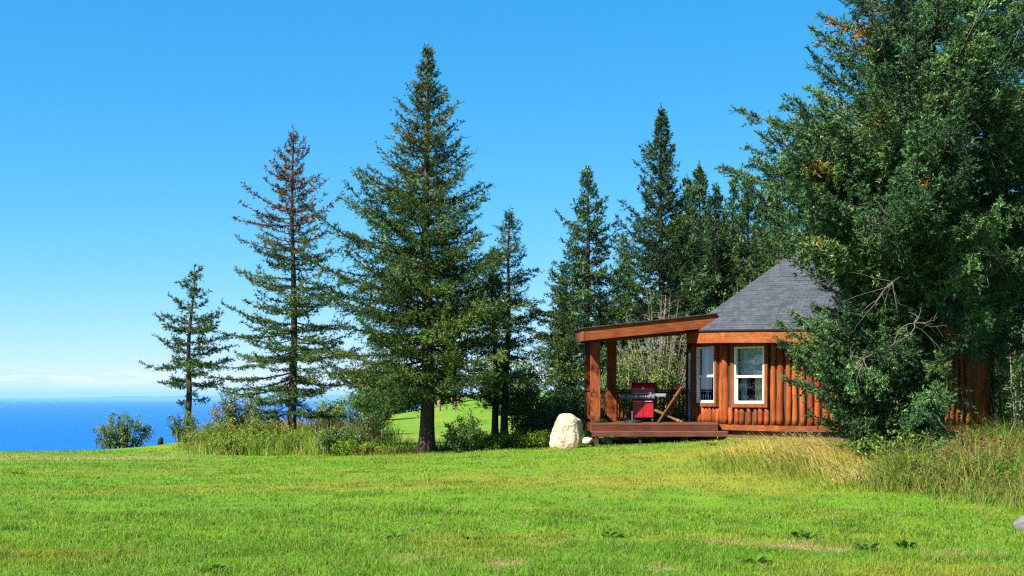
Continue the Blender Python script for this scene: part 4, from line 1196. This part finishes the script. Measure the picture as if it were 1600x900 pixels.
pb.build('porch_beam', M['wood_h'], cabin, bevel=.006)
# shed roof of the porch: shingled slab, boarded underside
ps = MB()
o_ = .05
Pa = A_ + (-o_, -o_); Pb = B_ + (0, -o_); Pc = Cc_ + (-o_, o_); Pd = D_ + (0, o_)
ps.prism([Pa, Pb, Pd, Pc], [za + .004, zb_ + .004, zd + .004, zc + .004], [za + .032, zb_ + .032, zd + .032, zc + .032])
po = ps.build('porch_roof', M['shingle'], cabin)
ul = po.data.uv_layers.new(name='UVMap')
ul.data.foreach_set('uv', np.array([(po.data.vertices[l.vertex_index].co.y, po.data.vertices[l.vertex_index].co.x) for l in po.data.loops], np.float32).ravel())
ra_ = MB()
for k in range(6):
    s = (k + .6) / 6.4
    p = A_ + (Cc_ - A_) * s; q = B_ + (D_ - B_) * s
    z1 = za + (zc - za) * s - .08; z2 = zb_ + (zd - zb_) * s - .08
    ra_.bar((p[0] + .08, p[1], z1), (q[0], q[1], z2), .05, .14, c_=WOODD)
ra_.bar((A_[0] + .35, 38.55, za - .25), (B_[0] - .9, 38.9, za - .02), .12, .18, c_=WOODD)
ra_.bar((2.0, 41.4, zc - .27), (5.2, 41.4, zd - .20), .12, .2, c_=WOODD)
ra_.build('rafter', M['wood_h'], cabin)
def post_box(px0, px1, D, ztop, c, ang=0):
    x0, x1 = at(px0, D), at(px1, D)
    m = MB(); w = x1 - x0
    m.box(((x0 + x1) / 2, D + w / 2, (DZ + ztop) / 2), (w, w, ztop - DZ), ang, None, c)
    m.build('porch_post', M['wood_v'], cabin, bevel=.012)
post_box(923, 938, 38.6, za - .26, (.30, .078, .024))
post_box(913.5, 925, 41.0, zc - .28, (.25, .068, .022))
post_box(949, 963.5, 41.1, zc - .26, (.31, .08, .024))

def railing():
    y = 41.2
    r_ = MB(); x0, x1 = 2.12, 5.12
    r_.box(((x0 + x1) / 2, y, DZ + .90), (x1 - x0, .14, .045), 0, None, (.12, .036, .016)); r_.box(((x0 + x1) / 2, y, DZ + .82), (x1 - x0, .05, .09), 0, None, (.14, .042, .018))
    r_.box(((x0 + x1) / 2, y, DZ + .12), (x1 - x0, .05, .09), 0, None, (.16, .046, .018))
    ro = r_.build('railing', M['wood_h'], cabin, bevel=.004)
    n = 27
    for k in range(n):
        x = x0 + .06 + k * (x1 - x0 - .12) / (n - 1)
        wdt = .085 if x < 2.85 else .045
        b = MB(); b.box((x, y - .045, DZ + .47), (wdt, .038, .72), 0, None, tuple(np.array((.29, .078, .024)) * random.uniform(.85, 1.15))); b.build('baluster', M['wood_v'], ro)
    l_ = MB(); xl = 2.16
    l_.box((xl, 39.95, DZ + .90), (.14, 2.2, .045), 0, None, (.19, .054, .02)); l_.box((xl, 39.95, DZ + .82), (.05, 2.2, .09), 0, None, (.16, .046, .018)); l_.box((xl, 39.95, DZ + .12), (.05, 2.2, .09), 0, None, (.16, .046, .018))
    lo = l_.build('railing', M['wood_h'], cabin, bevel=.004)
    for k in range(15):
        b = MB(); b.box((xl - .045, 38.97 + k * .14, DZ + .47), (.038, .05, .72), 0, None, tuple(np.array((.29, .078, .024)) * random.uniform(.85, 1.15))); b.build('baluster', M['wood_v'], lo)
railing()

# ------------------------------------------------------------------ grill
def grill():
    D = 39.6; gx = at(1007, D); ang = R(-14)
    root = empty('gas_grill', (gx, D, DZ), 'red and grey gas grill with a rounded lid and side shelves on the deck', 'grill')
    ca, sa = math.cos(ang), math.sin(ang)
    def W(x, y, z): return (gx + x * ca - y * sa, D + x * sa + y * ca, DZ + z)
    def gb(mb, c, s): return mb.box(W(*c), s, ang)
    m = MB(); gb(m, (0, 0, .37), (.60, .46, .50)); cab = m.build('cabinet', M['black'], root, bevel=.01)
    for s in (-1, 1):
        m = MB(); gb(m, (s * .146, -.243, .37), (.285, .022, .48)); d = m.build('cabinet_door', M['red_paint'], cab, bevel=.008)
        h = MB(); h.tube([W(s * .146 - .115, -.285, .575), W(s * .146 + .115, -.285, .575)], .011, 8); gb(h, (s * .146 - .1, -.268, .575), (.015, .035, .015)); gb(h, (s * .146 + .1, -.268, .575), (.015, .035, .015)); h.build('door_handle', M['steel'], d)
    m = MB(); gb(m, (0, 0, .665), (.62, .48, .09)); m.build('firebox', M['black'], root, bevel=.01)
    m = MB()
    prof_ = [(-.30, .63), (-.34, .66), (-.33, .76), (-.26, .79), (-.26, .63)]
    for s, e in ((-.64, .34),):
        vs = [W(s, y, z) for y, z in prof_] + [W(e, y, z) for y, z in prof_]
        n = len(prof_)
        m.add(vs, [tuple(range(n - 1, -1, -1)), tuple(range(n, 2 * n))] + [(i, (i + 1) % n, n + (i + 1) % n, n + i) for i in range(n)])
    cp = m.build('control_panel', M['grey_paint'], root, bevel=.012)
    for x in (-.46, -.17, -.05, .02, .09, .2):
        k = MB(); k.tube([W(x, -.335, .712), W(x, -.375, .714)], [.030, .024], 12); k.build('knob', M['steel'] if x != -.46 else M['black'], cp)
    m = MB(); gb(m, (-.47, .0, .775), (.33, .46, .04)); m.build('side_shelf', M['grey_paint'], root, bevel=.015)
    m = MB(); gb(m, (.48, -.02, .765), (.32, .46, .035)); gb(m, (.49, -.27, .745), (.30, .03, .09)); m.build('side_shelf', M['shelf_grey'], root, bevel=.015)
    # lid: rounded hood swept along x, with end caps
    m = MB(); pr = [(.24, .72), (.25, .90), (.20, 1.02), (.09, 1.09), (-.05, 1.10), (-.16, 1.05), (-.235, .95), (-.255, .84), (-.25, .72)]
    n = len(pr)
    vs = [W(-.305, y, z) for y, z in pr] + [W(.305, y, z) for y, z in pr]
    m.add(vs, [(i, i + 1, n + i + 1, n + i) for i in range(n - 1)])
    lid = m.build('lid', M['red_paint'], root)
    for x0, x1 in ((-.335, -.302), (.302, .335)):
        e = MB()
        vs = [W(x0, y * 1.04, z) for y, z in pr] + [W(x1, y * 1.04, z) for y, z in pr]
        e.add(vs, [tuple(range(n)), tuple(range(2 * n - 1, n - 1, -1))] + [(i, n + i, n + (i + 1) % n, (i + 1) % n) for i in range(n)])
        e.build('lid_end', M['black'], lid, bevel=.008)
    h = MB(); h.tube([W(-.24, -.32, .80), W(.24, -.32, .80)], .014, 8); gb(h, (-.2, -.285, .80), (.025, .07, .025)); gb(h, (.2, -.285, .80), (.025, .07, .025)); h.build('lid_handle', M['steel'], lid)
    h = MB(); h.tube([W(0, -.245, .94), W(0, -.265, .936)], [.04, .038], 14); h.build('thermometer', M['steel'], lid)
    for x in (-.25, .25):
        for y in (-.18, .18):
            w = MB(); w.tube([W(x - .018, y, .05), W(x + .018, y, .05)], .05, 12); gb(w, (x, y, .105), (.03, .05, .04)); w.build('wheel', M['black'], root)
grill()

def plank_chair():
    D = 38.7
    root = empty('plank_chair', (at(1043, D), D, DZ), 'wooden two-plank reclining chair leaning by the cabin door', 'chair')
    cx = at(1043, D)
    def plank(name, p0, p1, w, th, c, taper=.0):
        # p0,p1 in (x,z) of the side view; the plank is w wide along a turned y axis
        a = R(74)  # direction of the plank's width
        wd = np.array((math.cos(a), math.sin(a), 0))
        p = np.array((cx + p0[0], D, DZ + p0[1])); q = np.array((cx + p1[0], D, DZ + p1[1]))
        m = MB()
        n = 3
        gap = w / n
        for k in range(n):
            o = wd * ((k - (n - 1) / 2) * gap)
            m.bar(p + o, q + o, gap * .93, th, np.cross(wd, q - p), c_=tuple(np.array(c) * random.uniform(.9, 1.1)))
        m.bar(p + (q - p) * .3 + wd * -w * .5 - np.array((0, 0, 0)), p + (q - p) * .3 + wd * w * .5, .06, th * 1.9, q - p, c_=c)
        m.bar(p + (q - p) * .85 + wd * -w * .5, p + (q - p) * .85 + wd * w * .5, .06, th * 1.9, q - p, c_=c)
        m.build(name, M['wood_v'], root, bevel=.006)
    plank('backrest', (-.23, .01), (.40, .96), .42, .05, (.20, .08, .026))
    plank('seat', (-.34, .34), (.40, .015), .30, .05, (.34, .165, .045))
plank_chair()

def round_base():
    D = 38.4; x = at(989, D)
    m = MB(); m.tube([(x, D, DZ + .002), (x, D, DZ + .05), (x, D, DZ + .07), (x, D, DZ + .075)], [.24, .235, .17, .03], 28)
    root = empty('stand_base', (x, D, DZ), 'low dark round stand with a short upright tube on the deck before the grill', 'stand')
    m.build('base', M['black'], root, smooth_=False)
    t = MB(); t.tube([(x - .02, D, DZ + .07), (x - .02, D, DZ + .32)], .02, 10); t.build('tube', M['steel'], root)
round_base()

# ------------------------------------------------------------------ sun, sky, camera
SUN_EL, AZX, AZY = 47.0, -.74, -.67
h_ = math.hypot(AZX, AZY)
ts = Vector((AZX / h_ * math.cos(R(SUN_EL)), AZY / h_ * math.cos(R(SUN_EL)), math.sin(R(SUN_EL))))
sl = bpy.data.lights.new('sun', 'SUN'); sl.energy = 4.6; sl.angle = R(.5); sl.color = (1, .945, .86)
so = bpy.data.objects.new('sun', sl); col.objects.link(so)
so.rotation_euler = ts.to_track_quat('Z', 'Y').to_euler(); so.location = (-20, -10, 30)

w = bpy.data.worlds.new('World'); sc.world = w; w.use_nodes = True
nt = w.node_tree; L = nt.links
bg = nt.nodes['Background']
tc = nd(nt, 'ShaderNodeTexCoord')
st = nd(nt, 'ShaderNodeVectorMath', operation='MULTIPLY'); st.inputs[1].default_value = (1, 1, 1.5)
L.new(tc.outputs['Generated'], st.inputs[0])
ad = nd(nt, 'ShaderNodeVectorMath', operation='ADD'); ad.inputs[1].default_value = (0, 0, .05); L.new(st.outputs['Vector'], ad.inputs[0])
no = nd(nt, 'ShaderNodeVectorMath', operation='NORMALIZE'); L.new(ad.outputs['Vector'], no.inputs[0])
sk_ = nd(nt, 'ShaderNodeTexSky', sky_type='NISHITA'); sk_.sun_disc = False
sk_.sun_elevation = R(SUN_EL); sk_.sun_rotation = math.atan2(AZX, AZY) % (2 * math.pi)
sk_.air_density = 1.0; sk_.dust_density = .35; sk_.ozone_density = 2.2; sk_.altitude = 100
L.new(no.outputs['Vector'], sk_.inputs['Vector'])
hs = nd(nt, 'ShaderNodeHueSaturation'); hs.inputs['Saturation'].default_value = 1.3; hs.inputs['Value'].default_value = 1.0; hs.inputs['Hue'].default_value = .485
L.new(sk_.outputs['Color'], hs.inputs['Color'])
# the photograph's deeper, cleaner blue: a tone curve for each channel of that sky
rgb = nd(nt, 'ShaderNodeSeparateColor'); L.new(hs.outputs['Color'], rgb.inputs['Color'])
cmb = nd(nt, 'ShaderNodeCombineColor')
for ch, gain, gam in (('Red', 1.14, 1.35), ('Green', .88, .76), ('Blue', 1.08, .5)):
    a_ = nd(nt, 'ShaderNodeMath', operation='MULTIPLY'); a_.inputs[1].default_value = .2022; L.new(rgb.outputs[ch], a_.inputs[0])
    p_ = nd(nt, 'ShaderNodeMath', operation='POWER'); p_.inputs[1].default_value = gam; L.new(a_.outputs['Value'], p_.inputs[0])
    g_ = nd(nt, 'ShaderNodeMath', operation='MULTIPLY'); g_.inputs[1].default_value = gain / .2022; L.new(p_.outputs['Value'], g_.inputs[0])
    L.new(g_.outputs['Value'], cmb.inputs[ch])
# thin clouds low over the sea
sp = nd(nt, 'ShaderNodeSeparateXYZ'); L.new(tc.outputs['Generated'], sp.inputs[0])
mp = nd(nt, 'ShaderNodeMapping'); mp.inputs['Scale'].default_value = (34, 34, 330); L.new(tc.outputs['Generated'], mp.inputs['Vector'])
nz = nd(nt, 'ShaderNodeTexNoise'); nz.inputs['Scale'].default_value = 1; nz.inputs['Detail'].default_value = 7; nz.inputs['Roughness'].default_value = .55
L.new(mp.outputs['Vector'], nz.inputs['Vector'])
mr = nd(nt, 'ShaderNodeMapRange', interpolation_type='SMOOTHSTEP'); mr.inputs['From Min'].default_value = .43; mr.inputs['From Max'].default_value = .60; L.new(nz.outputs['Fac'], mr.inputs['Value'])
b1 = nd(nt, 'ShaderNodeMapRange', interpolation_type='SMOOTHSTEP'); b1.inputs['From Min'].default_value = .0055; b1.inputs['From Max'].default_value = .012; L.new(sp.outputs['Z'], b1.inputs['Value'])
b2 = nd(nt, 'ShaderNodeMapRange', interpolation_type='SMOOTHSTEP'); b2.inputs['From Min'].default_value = .022; b2.inputs['From Max'].default_value = .016; L.new(sp.outputs['Z'], b2.inputs['Value'])
# MapRange with From Min > From Max is not dependable for smoothstep: build 1 - smoothstep instead
b2.inputs['From Min'].default_value = .015; b2.inputs['From Max'].default_value = .023; b2.inputs['To Min'].default_value = 1; b2.inputs['To Max'].default_value = 0
m1 = nd(nt, 'ShaderNodeMath', operation='MULTIPLY'); L.new(b1.outputs['Result'], m1.inputs[0]); L.new(b2.outputs['Result'], m1.inputs[1])
m2 = nd(nt, 'ShaderNodeMath', operation='MULTIPLY'); L.new(m1.outputs['Value'], m2.inputs[0]); L.new(mr.outputs['Result'], m2.inputs[1])
m3 = nd(nt, 'ShaderNodeMath', operation='MULTIPLY'); L.new(m2.outputs['Value'], m3.inputs[0]); m3.inputs[1].default_value = .85
mx = nd(nt, 'ShaderNodeMix', data_type='RGBA'); L.new(m3.outputs['Value'], mx.inputs['Factor']); L.new(cmb.outputs['Color'], mx.inputs['A'])
mx.inputs['B'].default_value = (5.6, 5.8, 5.9, 1)
L.new(mx.outputs['Result'], bg.inputs['Color'])
bg.inputs['Strength'].default_value = .0505

cam = bpy.data.cameras.new('camera'); co = bpy.data.objects.new('camera', cam); col.objects.link(co)
co.location = (0, 0, EYE); co.rotation_euler = (R(90), 0, 0)
cam.sensor_width = 36; cam.lens = 50; cam.shift_y = (622 - 450) / 1600
cam.clip_end = 300000; cam.clip_start = .1
sc.camera = co
sc.view_settings.view_transform = 'Standard'; sc.view_settings.look = 'None'; sc.view_settings.gamma = 1
sc.view_settings.exposure = 2.0
sc.cycles.max_bounces = 6; sc.cycles.transparent_max_bounces = 8; sc.cycles.diffuse_bounces = 3; sc.cycles.glossy_bounces = 3; sc.cycles.volume_bounces = 0
sc.cycles.sample_clamp_indirect = 2.5
sc.cycles.use_denoising = False
sc.cycles.adaptive_threshold = 0.006
sc.cycles.filter_width = 1.25
sc.cycles.use_adaptive_sampling = False
